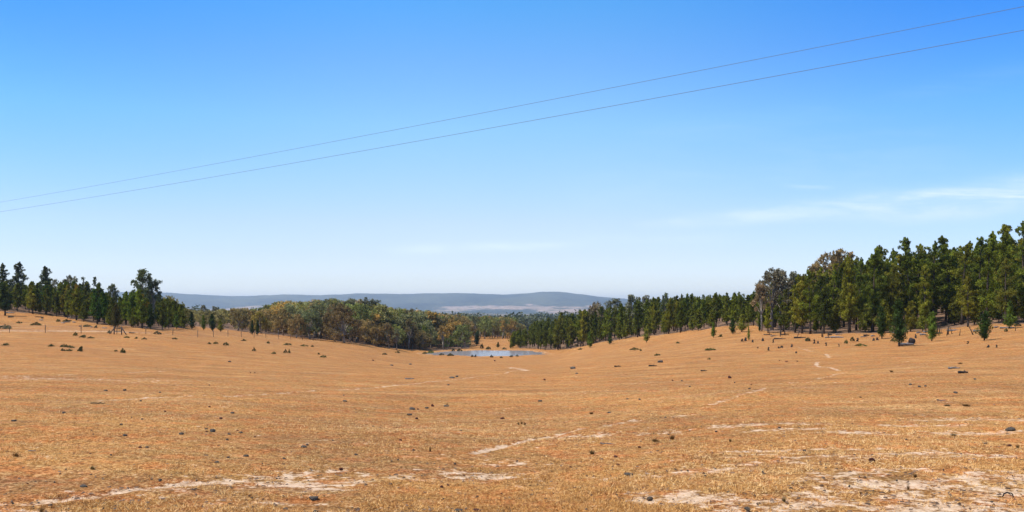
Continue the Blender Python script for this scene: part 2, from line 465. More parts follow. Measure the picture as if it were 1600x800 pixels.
straw = t.mix(t.ramp(fine, 0.53, 0.64, 0, 0.75), straw, col(0.585, 0.342, 0.152))
straw = t.mix(t.ramp(grit, 0.52, 0.36, 0, 0.75), straw, col(0.112, 0.047, 0.016))
straw = t.mix(t.ramp(grit, 0.53, 0.63, 0, 0.75), straw, col(0.646, 0.402, 0.175))
hn = t.noise(P, 2.2, 3, 0.6)
hn2 = t.noise(t.scale(P, 0.4, 1, 1), 0.5, 3, 0.6)
straw = t.mix(t.ramp(hn, 0.5, 0.64, 0, 0.6), straw, t.mix(1.0, straw, col(1.15, 0.82, 0.72), 'MULTIPLY'))
straw = t.mix(t.ramp(hn, 0.5, 0.36, 0, 0.4), straw, t.mix(1.0, straw, col(0.86, 1.0, 0.9), 'MULTIPLY'))
straw = t.mix(t.ramp(hn2, 0.48, 0.62, 0, 0.8), straw, t.mix(1.0, straw, col(1.16, 1.13, 1.08), 'MULTIPLY'))
straw = t.mix(t.ramp(hn2, 0.50, 0.34, 0, 0.6), straw, t.mix(1.0, straw, col(0.80, 0.82, 0.95), 'MULTIPLY'))
soil = t.mix(t.ramp(fine, 0.35, 0.65), col(0.47, 0.30, 0.175), col(0.72, 0.54, 0.38))
soil = t.mix(t.ramp(grit, 0.42, 0.3, 0, 0.6), soil, col(0.25, 0.16, 0.10))
brk = t.m('MULTIPLY', t.m('SUBTRACT', t.noise(P, 3.2, 3, 0.6), 0.5), 2.4)
patch = t.m('ADD', t.m('ADD', t.m('MULTIPLY', ba, 1.0), brk), t.m('ADD', t.m('MULTIPLY', t.m('SUBTRACT', sm, 0.5), 1.5), t.m('MULTIPLY', t.m('SUBTRACT', fine, 0.5), 2.8)))
patch = t.m('ADD', patch, t.ramp(mid, 0.55, 0.75, 0, 0.16))
mask = t.ramp(patch, 0.52, 0.95, 0, 0.8)
gcol = t.mix(mask, straw, soil)
li = t.n('ShaderNodeAttribute', attribute_name='litter').outputs['Fac']
litc = t.mix(t.ramp(fine, 0.4, 0.6), col(0.085, 0.05, 0.035), col(0.24, 0.16, 0.11))
gcol = t.mix(t.ramp(t.m('ADD', li, t.m('SUBTRACT', sm, 0.5)), 0.35, 0.75, 0, 0.9), gcol, litc)
# far paddocks and bush on the plain
sepp = t.n('ShaderNodeSeparateXYZ'); t.l.new(P, sepp.inputs[0])
farn = t.noise(t.scale(P, 0.7, 1, 1), 0.0035, 5, 0.6)
farc = t.mix(t.ramp(farn, 0.40, 0.50), col(0.36, 0.25, 0.16), col(0.05, 0.055, 0.03))
gcol = t.mix(t.ramp(sepp.outputs[1], 450, 900), gcol, farc)
t.l.new(gcol, b.inputs['Base Color'])
b.inputs['Roughness'].default_value = 0.95
b.inputs['Specular IOR Level'].default_value = 0.05
bp = t.n('ShaderNodeBump'); bp.inputs['Strength'].default_value = 0.8; bp.inputs['Distance'].default_value = 0.035
t.l.new(t.m('ADD', fine, t.m('MULTIPLY', grit, 0.6)), bp.inputs['Height']); t.l.new(bp.outputs[0], b.inputs['Normal'])
go = link('ground', gm, mg); go['kind'] = 'structure'

# ------------------------------------------------------------------ distant hills
HX = [-600, 0, 250, 300, 370, 450, 500, 560, 620, 720, 790, 830, 860, 880, 900, 940, 980, 1050, 1300, 1700, 2300]
HYp = [462, 455, 457, 460, 463, 460, 461, 458.5, 459, 458, 460.5, 457.5, 455, 456, 459, 463.5, 467, 471, 473, 472, 474]
nh, mh = 520, 80
hx = np.linspace(-600, 2300, nh); crest = np.interp(hx, HX, HYp)
crest = np.convolve(np.pad(crest, 2, mode='edge'), np.ones(5) / 5, 'valid')
HV = np.zeros((mh, nh, 3))
YC = 9000.0
for r in range(mh):
    Yr = 5200 + (11500 - 5200) * r / (mh - 1)
    x = (hx - 800) / F * YC * (0.72 + 0.28 * Yr / YC)
    hz_ = (HZ - crest) / F * YC
    s = (Yr - 5200) / (YC - 5200)
    if s < 1:
        prof = 0.22 * s ** 1.2 + 0.78 * np.clip((s - 0.30) / 0.70, 0, 1) ** 1.5
    else:
        prof = 1 - ((Yr - YC) / 2500) ** 2 * 0.9
    foot = -43
    z = foot + (hz_ - foot) * prof
    ridg = (vnoise(x / 900, np.full_like(x, Yr / 700), 0) * 55 + vnoise(x / 300, np.full_like(x, Yr / 280), 1) * 26) * np.clip(s * 2.2, 0, 1) * np.clip((1.0 - s) * 3.0, 0, 1)
    z = z + ridg
    if s >= 0.9: z = z + (vnoise(x / 160, np.full_like(x, Yr / 160), 2) * 7 + vnoise(x / 45, np.full_like(x, Yr / 90), 3) * 6)
    HV[r, :, 0] = x; HV[r, :, 1] = Yr; HV[r, :, 2] = z
ii = (np.arange(mh - 1)[:, None] * nh + np.arange(nh - 1)[None, :]).ravel()
hm = mesh_np('hills', HV.reshape(-1, 3), quads=np.stack([ii, ii + 1, ii + nh + 1, ii + nh], 1), smooth=True)
mh_, t, b, o = material('hill_bush')
geo = t.n('ShaderNodeNewGeometry'); P = geo.outputs['Position']
sp = t.n('ShaderNodeSeparateXYZ'); t.l.new(P, sp.inputs[0])
pn = t.noise(t.scale(P, 1, 0.6, 1), 0.0016, 5, 0.6)
tn = t.noise(P, 0.012, 4, 0.7)
low = t.ramp(sp.outputs[2], 55, -5, 0, 0.22)
pad = t.ramp(t.m('ADD', pn, t.m('SUBTRACT', low, 0.17)), 0.5, 0.58)
pad = t.m('MULTIPLY', pad, t.ramp(sp.outputs[2], 78, 40))
pad = t.m('MULTIPLY', pad, t.ramp(tn, 0.60, 0.50, 0.15, 1))
forest = t.mix(t.ramp(t.m('ADD', t.m('MULTIPLY', tn, 0.5), t.m('MULTIPLY', pn, 0.5)), 0.38, 0.62), col(0.012, 0.018, 0.008), col(0.085, 0.085, 0.04))
t.l.new(t.mix(pad, forest, col(0.34, 0.23, 0.16)), b.inputs['Base Color'])
ho = link('hills', hm, mh_); ho['kind'] = 'structure'

# ------------------------------------------------------------------ pond water
cx, cy, a_, b_ = POND
ring = [(0, 0, WATER_Z)]
RN = 96
for k in range(RN):
    an = 2 * math.pi * k / RN
    ring.append((a_ * 1.12 * math.cos(an), b_ * 1.12 * math.sin(an), 0))
wm = mesh_np('pond_water', [(x + cx, y + cy, WATER_Z) for x, y, z in ring], faces=[(0, 1 + k, 1 + (k + 1) % RN) for k in range(RN)])
mw, t, b, o = material('pond_water')
geo = t.n('ShaderNodeNewGeometry'); P = geo.outputs['Position']
b.inputs['Base Color'].default_value = col(0.27, 0.24, 0.235)
b.inputs['Roughness'].default_value = 0.18
b.inputs['Specular IOR Level'].default_value = 0.6
b.inputs['IOR'].default_value = 1.33
bp = t.n('ShaderNodeBump'); bp.inputs['Strength'].default_value = 0.5; bp.inputs['Distance'].default_value = 0.03
t.l.new(t.noise(t.scale(P, 1, 2.2, 1), 1.6, 4, 0.6), bp.inputs['Height']); t.l.new(bp.outputs[0], b.inputs['Normal'])
wob = link('pond_water', wm, mw); wob['kind'] = 'structure'

# ------------------------------------------------------------------ leaves
def leaves(centres, n_per, spread, size, asp=0.5, up=0.0, seed=0, flat=1.0):
    """rhombic leaf sprays scattered round centres; returns vertices and a tint per face"""
    r = np.random.default_rng(seed)
    c = np.repeat(np.asarray(centres, float), n_per, 0)
    n = len(c)
    sp = np.repeat(np.broadcast_to(np.asarray(spread, float), (len(centres),)), n_per)[:, None]
    off = r.normal(size=(n, 3)); off /= np.linalg.norm(off, axis=1)[:, None] + 1e-9
    off *= (r.random((n, 1)) ** 0.45) * sp
    off[:, 2] *= flat
    p = c + off
    d = r.normal(size=(n, 3)); d[:, 2] += up; d /= np.linalg.norm(d, axis=1)[:, None]
    e = np.cross(d, r.normal(size=(n, 3))); e /= np.linalg.norm(e, axis=1)[:, None]
    s = size * (0.6 + 0.8 * r.random((n, 1)))
    d = d * s; e = e * s * asp
    Vv = np.stack([p - d, p + e, p + d, p - e], 1).reshape(-1, 3)
    tint = np.repeat(r.random(len(centres)), n_per) * 0.6 + r.random(n) * 0.4
    return Vv, tint

def leaf_mesh(name, Vv, tint):
    me = mesh_np(name, Vv, quads=np.arange(len(Vv)).reshape(-1, 4))
    a = me.attributes.new('tint', 'FLOAT', 'FACE'); a.data.foreach_set('value', np.asarray(tint, np.float32))
    return me

def pine_meshes(seed, H, Rr, kind):
    """kinds: cone (dense young cypress), column (mature), open (tall, lumpy, gaps near the top)"""
    r = np.random.default_rng(seed)
    cent, spr = [], []
    g = Geo()
    lean = r.normal(size=2) * (0.02 if kind == 'cone' else 0.035) * H
    def axis(z): return np.array([lean[0] * (z / H) ** 2, lean[1] * (z / H) ** 2, z])
    rb = 0.017 * H
    g.tube([tuple(axis(H * q)) for q in (0, .12, .35, .6, .85, .97)], [rb * 1.25, rb, rb * .8, rb * .55, rb * .28, rb * .1], 6)
    z0 = {'cone': 0.10, 'column': 0.15, 'open': 0.20}[kind]
    nb = {'cone': 95, 'column': 80, 'open': 56}[kind]
    gap = [r.uniform(0.3, 0.9) for _ in range(4)]
    for k in range(nb):
        tt = (k + r.random()) / nb
        z = H * (z0 + (1 - z0) * tt)
        if kind == 'cone': pr_ = (1 - tt) ** 0.8 * min(1, 0.5 + tt * 4)
        elif kind == 'column': pr_ = (1 - tt) ** 0.62 * min(1, 0.5 + tt * 2.2) * 1.15 * (0.76 + 0.34 * math.sin(tt * 11 + seed) ** 2)
        else: pr_ = math.sin(math.pi * min(1, 0.14 + tt * 0.84)) ** 0.8 * 1.05 * (0.78 + 0.3 * math.sin(tt * 15 + seed * 1.7) ** 2)
        ang = k * 2.4 + r.normal() * 0.5
        lobe = 0.78 + 0.36 * math.sin(ang * 2 + seed + tt * 5)
        L = Rr * pr_ * lobe * r.uniform(0.45, 1.3) + 0.12
        if kind == 'open' and min(abs(tt - q) for q in gap) < 0.022: continue
        up = r.uniform(0.35, 0.9) if kind != 'open' else r.uniform(0.15, 0.75)
        dirv = np.array([math.cos(ang), math.sin(ang), up]); dirv /= np.linalg.norm(dirv)
        a = axis(z)
        n = max(2, int(L / 0.42) + 1)
        for q in np.linspace(0.3 if kind == 'cone' else 0.42, 1, n):
            pt = a + dirv * L * q + r.normal(size=3) * 0.08
            if pt[2] > H: pt[2] = H - r.random() * 0.3
            cent.append(pt); spr.append({'cone': 0.30, 'column': 0.40, 'open': 0.42}[kind] * (1.1 - 0.62 * tt))
        if k % 2 == 0 and L > 0.5:
            g.tube([tuple(a), tuple(a + dirv * L * 0.8)], [rb * 0.22, rb * 0.07], 3, False)
    for q in range(6):
        cent.append(axis(H * (0.88 + 0.14 * q / 5)) + r.normal(size=3) * 0.05); spr.append(0.24 - 0.025 * q)
    if kind == 'open' or kind == 'column':       # a few dead snags low on the stem
        for q in range(7):
            ang = r.random() * 6.28; zz = H * r.uniform(0.05, 0.22); a = axis(zz); L = r.uniform(0.3, 0.9)
            g.tube([tuple(a), tuple(a + np.array([math.cos(ang) * L, math.sin(ang) * L, L * 0.15]))], [rb * .2, rb * .06], 3, False)
    npp = max(4, int({'cone': 6500, 'column': 9500, 'open': 7800}[kind] / len(cent)))
    Vv, tint = leaves(cent, npp, spr, 0.10 if kind == 'cone' else 0.125, 0.36, 1.5, seed)
    return leaf_mesh('crown', Vv, tint), g.mesh('trunk')

def gum_meshes(seed, H, Rr, kind):
    """kinds: dome (broad, round, low), tall (open, limbs showing, separate clumps)"""
    r = np.random.default_rng(seed)
    g = Geo(); cent, spr = [], []
    rb = 0.026 * H
    fork = H * (0.22 if kind == 'dome' else 0.34)
    bend = r.normal(size=2) * 0.04 * H
    g.tube([(0, 0, -0.2), (bend[0] * .3, bend[1] * .3, fork * .5), (bend[0], bend[1], fork)], [rb * 1.3, rb, rb * .85], 7)
    nl = r.integers(16, 22) if kind == 'dome' else r.integers(13, 17)
    for k in range(nl):
        ang = k * 2.4 + r.normal() * 0.4
        q = (k + 0.5) / nl
        if kind == 'dome':
            el = math.asin(min(0.99, q)) if k % 3 else r.uniform(0.0, 0.4)
            rad = Rr * r.uniform(0.62, 0.9)
            c = np.array([math.cos(ang) * math.cos(el) * rad, math.sin(ang) * math.cos(el) * rad, H * 0.42 + (H * 0.46) * math.sin(el) * r.uniform(0.8, 1.05)])
            cr = r.uniform(0.30, 0.46) * Rr
            if q < 0.3: c[2] = H * r.uniform(0.2, 0.4)
        else:
            zz = H * (0.42 + 0.52 * q ** 0.8)
            rad = Rr * (0.95 - 0.65 * q) * r.uniform(0.5, 1.1)
            c = np.array([math.cos(ang) * rad, math.sin(ang) * rad, zz]); cr = r.uniform(0.2, 0.36) * Rr
        c[:2] += bend
        mid_ = np.array([bend[0] + (c[0] - bend[0]) * .45, bend[1] + (c[1] - bend[1]) * .45, fork + (c[2] - fork) * .6])
        g.tube([(bend[0], bend[1], fork * 0.97), tuple(mid_), tuple(c)], [rb * .42, rb * .26, rb * .08], 4, False)
        m = 16
        for j in range(m):
            v = r.normal(size=3); v /= np.linalg.norm(v); v *= r.random() ** 0.3
            p = c + v * np.array([cr, cr, cr * 0.68])
            cent.append(p); spr.append(cr * (0.30 if kind == 'dome' else 0.40))
    npp = max(5, int((7000 if kind == 'dome' else 4300) / len(cent)))
    Vv, tint = leaves(cent, npp, spr, 0.19, 0.5, -0.6, seed)
    return leaf_mesh('crown', Vv, tint), g.mesh('trunk')

PINES = {'cone': [pine_meshes(100 + i, 5.0, 1.15, 'cone') + (5.0, 1.15) for i in range(4)],
         'column': [pine_meshes(200 + i, 10.0, 1.9, 'column') + (10.0, 1.9) for i in range(6)],
         'open': [pine_meshes(300 + i, 12.0, 2.0, 'open') + (12.0, 2.0) for i in range(6)]}
GUMS = {'dome': [gum_meshes(400 + i, 10.0, 4.2, 'dome') + (10.0, 4.2) for i in range(6)],
        'tall': [gum_meshes(500 + i, 13.0, 3.9, 'tall') + (13.0, 3.9) for i in range(5)]}

def zmax(me):
    a = np.empty(len(me.vertices) * 3, np.float32); me.vertices.foreach_get('co', a); return float(np.percentile(a[2::3], 99.8))
for bank in (PINES, GUMS):
    for k_ in bank: bank[k_] = [(c_, t_, zmax(c_), r_) for c_, t_, h_, r_ in bank[k_]]

def make_tree(bank, kind, name, x, y, h, color, label, cat, group, mats, wid=1.0, k=None):
    var = bank[kind]; c, tk, H0, R0 = var[random.randrange(len(var)) if k is None else k % len(var)]
    if group is None:
        r_, g_, b_ = (min(v * 1.55, .3) for v in color)
        color = (r_, max(g_, r_ * (0.70 if 'brown' in label or 'red' in label else 0.80)), b_ * 0.95)
    root = bpy.data.objects.new(name, None); C.objects.link(root)
    s = h / H0; sw = s * wid
    root.location = (x, y, gz(x, y) - 0.05); root.rotation_euler = (0, 0, random.random() * 6.28)
    root.scale = (sw, sw, s)
    tag(root, label, cat, group)
    co = link('crown', c, mats[0], root); co.color = (*color, 1)
    link('trunk', tk, mats[1], root)
    return root

PINE_COLS = [(0.032, 0.050, 0.012), (0.042, 0.062, 0.012), (0.055, 0.075, 0.013), (0.075, 0.088, 0.015), (0.095, 0.090, 0.018), (0.030, 0.044, 0.016)]
GUM_COLS = [(0.105, 0.095, 0.045), (0.085, 0.085, 0.045), (0.13, 0.10, 0.045), (0.10, 0.11, 0.055), (0.15, 0.105, 0.04), (0.12, 0.085, 0.05)]
def pick(cols): c = random.choice(cols); k = random.uniform(0.8, 1.2); return tuple(v * k for v in c)

def pine(px, Y, h, kind='column', label=None, group=None, color=None, wid=1.0, name='cypress_pine', x=None, k=None):
    X = (px - 800) / F * Y if x is None else x
    return make_tree(PINES, kind, name, X, Y, h, color or pick(PINE_COLS), label, 'pine tree', group, (M_PINE, M_BARK), wid, k)

def gum(px, Y, h, kind='dome', label=None, group=None, color=None, wid=1.0, name='gum_tree', x=None, k=None):
    X = (px - 800) / F * Y if x is None else x
    return make_tree(GUMS, kind, name, X, Y, h, color or pick(GUM_COLS), label, 'gum tree', group, (M_GUM, M_GUMBARK), wid, k)

def top_at(px, Y, ypx):
    """height of a tree whose top shows at a row of the photograph"""
    X = (px - 800) / F * Y
    return (HZ - ypx) / F * Y - gz(X, Y)

# --- trees one can point at
def hero(fn, px, base, top, kind, label, wid=1.0, color=None, k=None, Y=None):
    if Y is None:
        gx, Y, _ = ground(px, base)
    return fn(px, Y, top_at(px, Y, top), kind, label, None, color, wid, k=k)

occupied = []
def H_(fn, px, base, top, kind, label, wid=1.0, color=None, k=None, Y=None):
    o = hero(fn, px, base, top, kind, label, wid, color, k, Y)
    occupied.append((o.location.x, o.location.y, 2.0 if kind == 'cone' else 3.0)); return o

SKYL = [(1343, 402, 'broad-topped skyline cypress beside the highest brown gum'), (1366, 385, 'first narrow skyline spire right of the brown gums'), (1380, 384, 'second narrow skyline spire right of the brown gums'),
 (1415, 371, 'tall pointed skyline cypress above the one with the log'), (1398, 389, 'thin skyline cypress left of the tall pointed one above the log'), (1440, 382, 'rounded skyline cypress between two taller spires'), (1458, 377, 'dense skyline cypress above the small lone one'),
 (1484, 369, 'sharpest skyline spire of the tall right wood'), (1508, 377, 'skyline cypress just right of the sharpest spire'), (1530, 370, 'leaning skyline cypress above the round-headed one'), (1549, 362, 'tall skyline cypress, third spire from the right edge'),
 (1582, 350, 'second highest spire near the right edge of the photo'), (1598, 345, 'highest tree of all, at the right edge of the photo'), (1565, 365, 'slim spire left of the two highest at the right')]
GRN, OLV, BRN = (0.07, 0.10, 0.016), (0.12, 0.125, 0.02), (0.18, 0.11, 0.055)
for i_, (px_, top_, lab_) in enumerate(SKYL):
    Ys = float(np.interp(px_, [1300, 1450, 1600], [134, 124, 112])) + (i_ % 3) * 4
    H_(pine, px_, 0, top_, 'column' if i_ % 3 else 'open', lab_, 0.85 + 0.1 * (i_ % 4), [(0.06, 0.074, 0.012), (0.08, 0.092, 0.013), (0.105, 0.105, 0.014)][i_ % 3], i_, Ys)
H_(pine, 1405, 541, 467, 'cone', 'dark young cypress standing out on the grass with a fallen log at its foot', 0.95, (0.028, 0.045, 0.012), 0)
H_(pine, 1456, 534, 486, 'cone', 'small lone cypress just right of the one with the log', 1.05, GRN, 1)
H_(pine, 1538, 532, 485, 'cone', 'round-headed little cypress on a bare stem, alone on the right grass', 1.25, (0.03, 0.05, 0.012), 2)
H_(pine, 1577, 514, 470, 'cone', 'small cypress at the wood edge nearest the right side of the photo', 1.0, GRN, 3)
H_(pine, 1378, 529, 478, 'cone', 'dark young cypress left of the one with the fallen log', 1.0, (0.025, 0.04, 0.01), 1)
H_(pine, 1115, 528, 503, 'cone', 'short cypress on the open slope below the tall gum tree', 1.0, GRN, 2)
H_(pine, 1145, 523, 496, 'cone', 'dark little cypress between two paler ones on the mid slope', 1.1, (0.028, 0.045, 0.012), 0)
H_(pine, 1159, 519, 490, 'cone', 'broad yellow-green young cypress on the mid slope', 1.5, OLV, 3)
H_(pine, 1170, 531, 510, 'cone', 'thin sapling cypress with a long bare stem among tree stumps', 0.6, OLV, 1)
H_(pine, 1187, 519, 497, 'cone', 'narrow dark cypress just left of the tall gum clump', 0.7, (0.028, 0.045, 0.012), 2)
H_(pine, 1010, 535, 508, 'cone', 'slender light green cypress alone in front of the right wood', 0.9, OLV, 3)
H_(pine, 922, 544, 518, 'cone', 'small dark cypress out in front of the wood right of the pond', 1.1, GRN, 0)
H_(pine, 953, 538, 520, 'cone', 'low bushy cypress where the right wood meets the grass', 1.3, (0.03, 0.045, 0.013), 1)
H_(pine, 745, 534, 517, 'cone', 'tiny dark cypress on the bare ground behind the pond', 1.3, (0.03, 0.045, 0.02), 2, 255)
H_(pine, 778, 546, 534, 'cone', 'tiny round cypress on the far bank of the pond', 1.5, (0.03, 0.045, 0.02), 3, 240)
H_(pine, 180, 510, 473, 'cone', 'reddish young cypress directly behind the fence braces', 0.95, (0.05, 0.045, 0.015), 0, 134)
H_(pine, 235, 515, 474, 'cone', 'dark cypress at the foot of the tall clumpy gum on the left', 1.05, (0.028, 0.045, 0.012), 1, 142)
H_(pine, 258, 516, 480, 'cone', 'dark cypress right of the tall clumpy gum on the left', 0.9, GRN, 2, 146)
H_(pine, 276, 518, 486, 'cone', 'narrow cypress under the orange-tinged gum', 1.0, GRN, 3, 152)
H_(pine, 300, 520, 487, 'cone', 'very dark pointed cypress standing clear before the olive gums', 1.0, (0.022, 0.036, 0.014), 0, 158)
H_(pine, 318, 519, 492, 'cone', 'left one of a close pair of dark cypresses before the olive gums', 0.95, GRN, 1, 162)
H_(pine, 332, 520, 490, 'cone', 'right one of a close pair of dark cypresses before the olive gums', 1.1, (0.025, 0.042, 0.014), 2, 163)
H_(pine, 345, 522, 498, 'cone', 'short broad cypress with yellow tips before the olive gums', 1.25, OLV, 3, 166)
H_(pine, 394, 528, 500, 'cone', 'left half of the twin dark cypresses before the olive gums', 0.8, (0.022, 0.036, 0.012), 0, 172)
H_(pine, 402, 529, 500, 'cone', 'right half of the twin dark cypresses before the olive gums', 0.8, (0.025, 0.038, 0.012), 1, 173)
H_(pine, 8, 488, 440, 'column', 'black-green cypress cut by the left edge of the photo', 1.3, (0.025, 0.04, 0.012), 2, 148)
H_(pine, 28, 480, 409, 'column', 'tallest pointed tree at the far left, sky showing through it', 1.25, (0.05, 0.055, 0.03), 3, 168)
H_(pine, 4, 480, 411, 'column', 'pointed open tree at the very left edge', 1.25, (0.05, 0.055, 0.03), 4, 172)
H_(pine, 72, 484, 416, 'column', 'open twin-topped pine right of the tallest at the far left', 1.25, (0.05, 0.058, 0.028), 0, 166)
H_(pine, 133, 490, 432, 'open', 'narrow pine poking above the left wood', 0.9, (0.05, 0.058, 0.028), 1, 168)
H_(pine, 145, 492, 432, 'open', 'second narrow pine poking above the left wood', 0.9, (0.05, 0.058, 0.028), 5, 170)
H_(gum, 110, 492, 430, 'dome', 'domed brown-green gum rising behind the left cypresses', 0.7, (0.10, 0.085, 0.05), 0, 178)
H_(gum, 84, 492, 436, 'dome', 'thin brownish gum behind the left cypresses', 0.6, (0.11, 0.09, 0.05), 1, 182)
H_(gum, 224, 516, 420, 'tall', 'tall clumpy gum at the end of the left wood, against the sky', 0.85, (0.06, 0.07, 0.03), 1, 158)
H_(gum, 240, 516, 434, 'tall', 'lower dark gum leaning out of the left wood against the blue hills', 0.8, (0.055, 0.065, 0.03), 2, 160)
H_(gum, 172, 500, 443, 'tall', 'ragged gum above the left wood before the gap', 0.7, (0.08, 0.08, 0.04), 3, 168)
H_(gum, 265, 516, 462, 'dome', 'orange-tinged gum at the right end of the left wood', 0.75, (0.16, 0.11, 0.03), 2, 172)
H_(gum, 283, 516, 472, 'dome', 'yellow-olive small gum beside the blue hills', 0.65, (0.13, 0.12, 0.03), 3, 168)
H_(gum, 318, 518, 476, 'tall', 'thin grey see-through gum before the blue hills', 0.8, (0.12, 0.11, 0.08), 0, 215)
H_(gum, 336, 518, 478, 'tall', 'second thin grey gum before the blue hills', 0.9, (0.12, 0.11, 0.08), 4, 220)
H_(gum, 372, 522, 485, 'dome', 'round brown-olive gum behind the twin cypresses', 0.9, (0.13, 0.10, 0.045), 4, 190)
H_(gum, 408, 525, 487, 'dome', 'yellow-topped gum right of the twin cypresses', 0.85, (0.15, 0.115, 0.03), 5, 190)
H_(gum, 443, 528, 483, 'dome', 'reddish-brown gum in the middle of the olive woodland', 0.85, (0.15, 0.09, 0.045), 0, 195)
H_(gum, 463, 528, 490, 'dome', 'dull red gum in the front of the olive woodland', 0.8, (0.16, 0.085, 0.05), 1, 188)
H_(gum, 484, 533, 484, 'dome', 'grey-green gum next to the large dark brown one', 1.0, (0.09, 0.10, 0.05), 2, 192)
H_(gum, 538, 538, 476, 'dome', 'large dark brown gum reaching the ground in front of the woodland', 0.95, (0.10, 0.068, 0.035), 3, 192)
H_(gum, 523, 537, 474, 'dome', 'brown crown pressed against the left of the large dark gum', 0.8, (0.12, 0.085, 0.045), 4, 198)
H_(gum, 548, 540, 466, 'tall', 'grey tall gum above the large dark one, against the hills', 1.1, (0.10, 0.095, 0.06), 1, 225)
H_(gum, 578, 540, 465, 'tall', 'dark ragged gum top against the pale paddocks of the hills', 1.1, (0.07, 0.07, 0.045), 2, 225)
H_(gum, 522, 538, 467, 'tall', 'bare-limbed gum top left of the tallest central ones', 1.0, (0.10, 0.09, 0.055), 3, 230)
H_(gum, 588, 542, 507, 'dome', 'small orange-brown gum with forked stems showing, before the woodland', 0.85, (0.16, 0.10, 0.045), 0, 205)
H_(gum, 608, 543, 504, 'dome', 'brown round gum with slim dark stems, before the woodland', 0.85, (0.13, 0.09, 0.045), 5, 207)
H_(gum, 620, 544, 514, 'tall', 'low pale green gum between brown ones', 0.8, (0.12, 0.12, 0.075), 0, 205)
H_(gum, 630, 545, 503, 'dome', 'olive gum on a thick black stem', 0.7, (0.10, 0.085, 0.04), 1, 226)
H_(gum, 645, 546, 513, 'dome', 'pinkish-brown low gum left of the bright green one', 0.85, (0.15, 0.10, 0.065), 2, 228)
H_(gum, 661, 546, 507, 'dome', 'bright yellow-green small gum left of the grey domed one', 0.55, (0.10, 0.12, 0.02), 3, 230)
H_(gum, 687, 546, 512, 'dome', 'grey-brown domed gum just left of the pond', 0.95, (0.13, 0.10, 0.065), 4, 240)
H_(gum, 699, 548, 524, 'dome', 'low green bush-like gum at the pond corner', 0.9, (0.075, 0.09, 0.03), 5, 236)
H_(gum, 715, 546, 508, 'tall', 'dark narrow gum closest to the left end of the pond', 0.9, (0.07, 0.075, 0.04), 4, 243)
H_(gum, 720, 546, 497, 'dome', 'brown-green gum behind the dark narrow one by the pond', 0.8, (0.12, 0.09, 0.04), 1, 252)
H_(gum, 1206, 528, 419, 'tall', 'tall grey gum standing over the middle of the right wood edge', 0.95, (0.11, 0.095, 0.07), 0, 138)
H_(gum, 1219, 530, 421, 'tall', 'tall grey-brown gum touching the right of its taller neighbour', 0.85, (0.11, 0.09, 0.065), 1, 140)
H_(gum, 1190, 530, 441, 'tall', 'brownish thin gum at the left of the tall grey pair', 0.7, (0.15, 0.10, 0.065), 2, 136)
H_(gum, 1247, 530, 424, 'tall', 'grey gum top between the tall grey pair and the cypresses', 0.75, (0.10, 0.095, 0.065), 3, 146)
H_(gum, 1300, 530, 391, 'tall', 'brown-topped gum rising above the cypresses', 0.8, (0.16, 0.10, 0.06), 4, 150)
H_(gum, 1320, 530, 389, 'tall', 'red-brown gum crown, the highest brown one on the right', 0.85, (0.17, 0.10, 0.06), 0, 152)
H_(gum, 1276, 530, 408, 'tall', 'brown gum crown stepping down from the highest brown one', 0.8, (0.16, 0.10, 0.055), 1, 150)
H_(gum, 933, 536, 472, 'dome', 'brown-grey domed gum above the cypresses by the hills', 0.75, (0.13, 0.10, 0.065), 2, 225)
H_(gum, 955, 536, 466, 'tall', 'grey open gum above the cypresses by the hills', 1.0, (0.10, 0.10, 0.07), 3, 225)
H_(gum, 990, 530, 460, 'tall', 'pale see-through gum highest on the skyline past the hills', 1.1, (0.12, 0.12, 0.09), 4, 215)
H_(gum, 1008, 530, 461, 'tall', 'thin pale gum right of the highest past the hills', 0.9, (0.13, 0.12, 0.095), 0, 218)
H_(gum, 1040, 524, 457, 'tall', 'dark-topped gum poking from the cypress skyline', 0.6, (0.06, 0.07, 0.035), 1, 205)

# --- the woods
def free(x, y, d):
    for (ox, oy, od) in occupied:
        if (ox - x) ** 2 + (oy - y) ** 2 < (d * 0.5 + od * 0.5) ** 2 * 0.8: return False
    return True

RX = [760, 800, 830, 850, 880, 920, 950, 1000, 1050, 1100, 1150, 1180, 1215, 1250, 1275, 1300, 1340, 1365, 1400, 1415, 1440, 1460, 1485, 1510, 1545, 1560, 1585, 1600, 1700]
RT = [535, 519, 505, 499, 490, 482, 478, 469, 461, 459, 458, 456, 438, 431, 420, 406, 400, 400, 403, 396, 397, 394, 388, 390, 382, 378, 372, 368, 360]
EX = [790, 830, 850, 900, 950, 1050, 1100, 1150, 1180, 1200, 1300, 1450, 1600, 1700]
EY = [233, 233, 226, 214, 200, 172, 160, 152, 150, 130, 122, 113, 101, 96]
edge_r = lambda px: float(np.interp(px, EX, EY))
LX = [-60, 0, 20, 45, 60, 90, 120, 150, 165, 185, 200, 215, 240, 250, 262, 285, 300]
LT = [430, 438, 442, 440, 440, 441, 440, 442, 446, 459, 456, 452, 450, 460, 466, 476, 486]
LEX = [-60, 0, 60, 100, 150, 200, 250, 300]
LEY = [158, 158, 155, 152, 140, 138, 142, 158]
edge_l = lambda px: float(np.interp(px, LEX, LEY))
CX = [285, 300, 340, 350, 400, 430, 450, 480, 520, 545, 570, 590, 610, 650, 665, 690, 720, 760, 800, 812]
CT = [482, 484, 484, 482, 482, 476, 471, 470, 468, 468, 470, 479, 482, 485, 487, 490, 494, 494, 496, 506]
edge_c = lambda p: float(np.interp(p, [290, 350, 550, 722], [180, 190, 203, 236]))

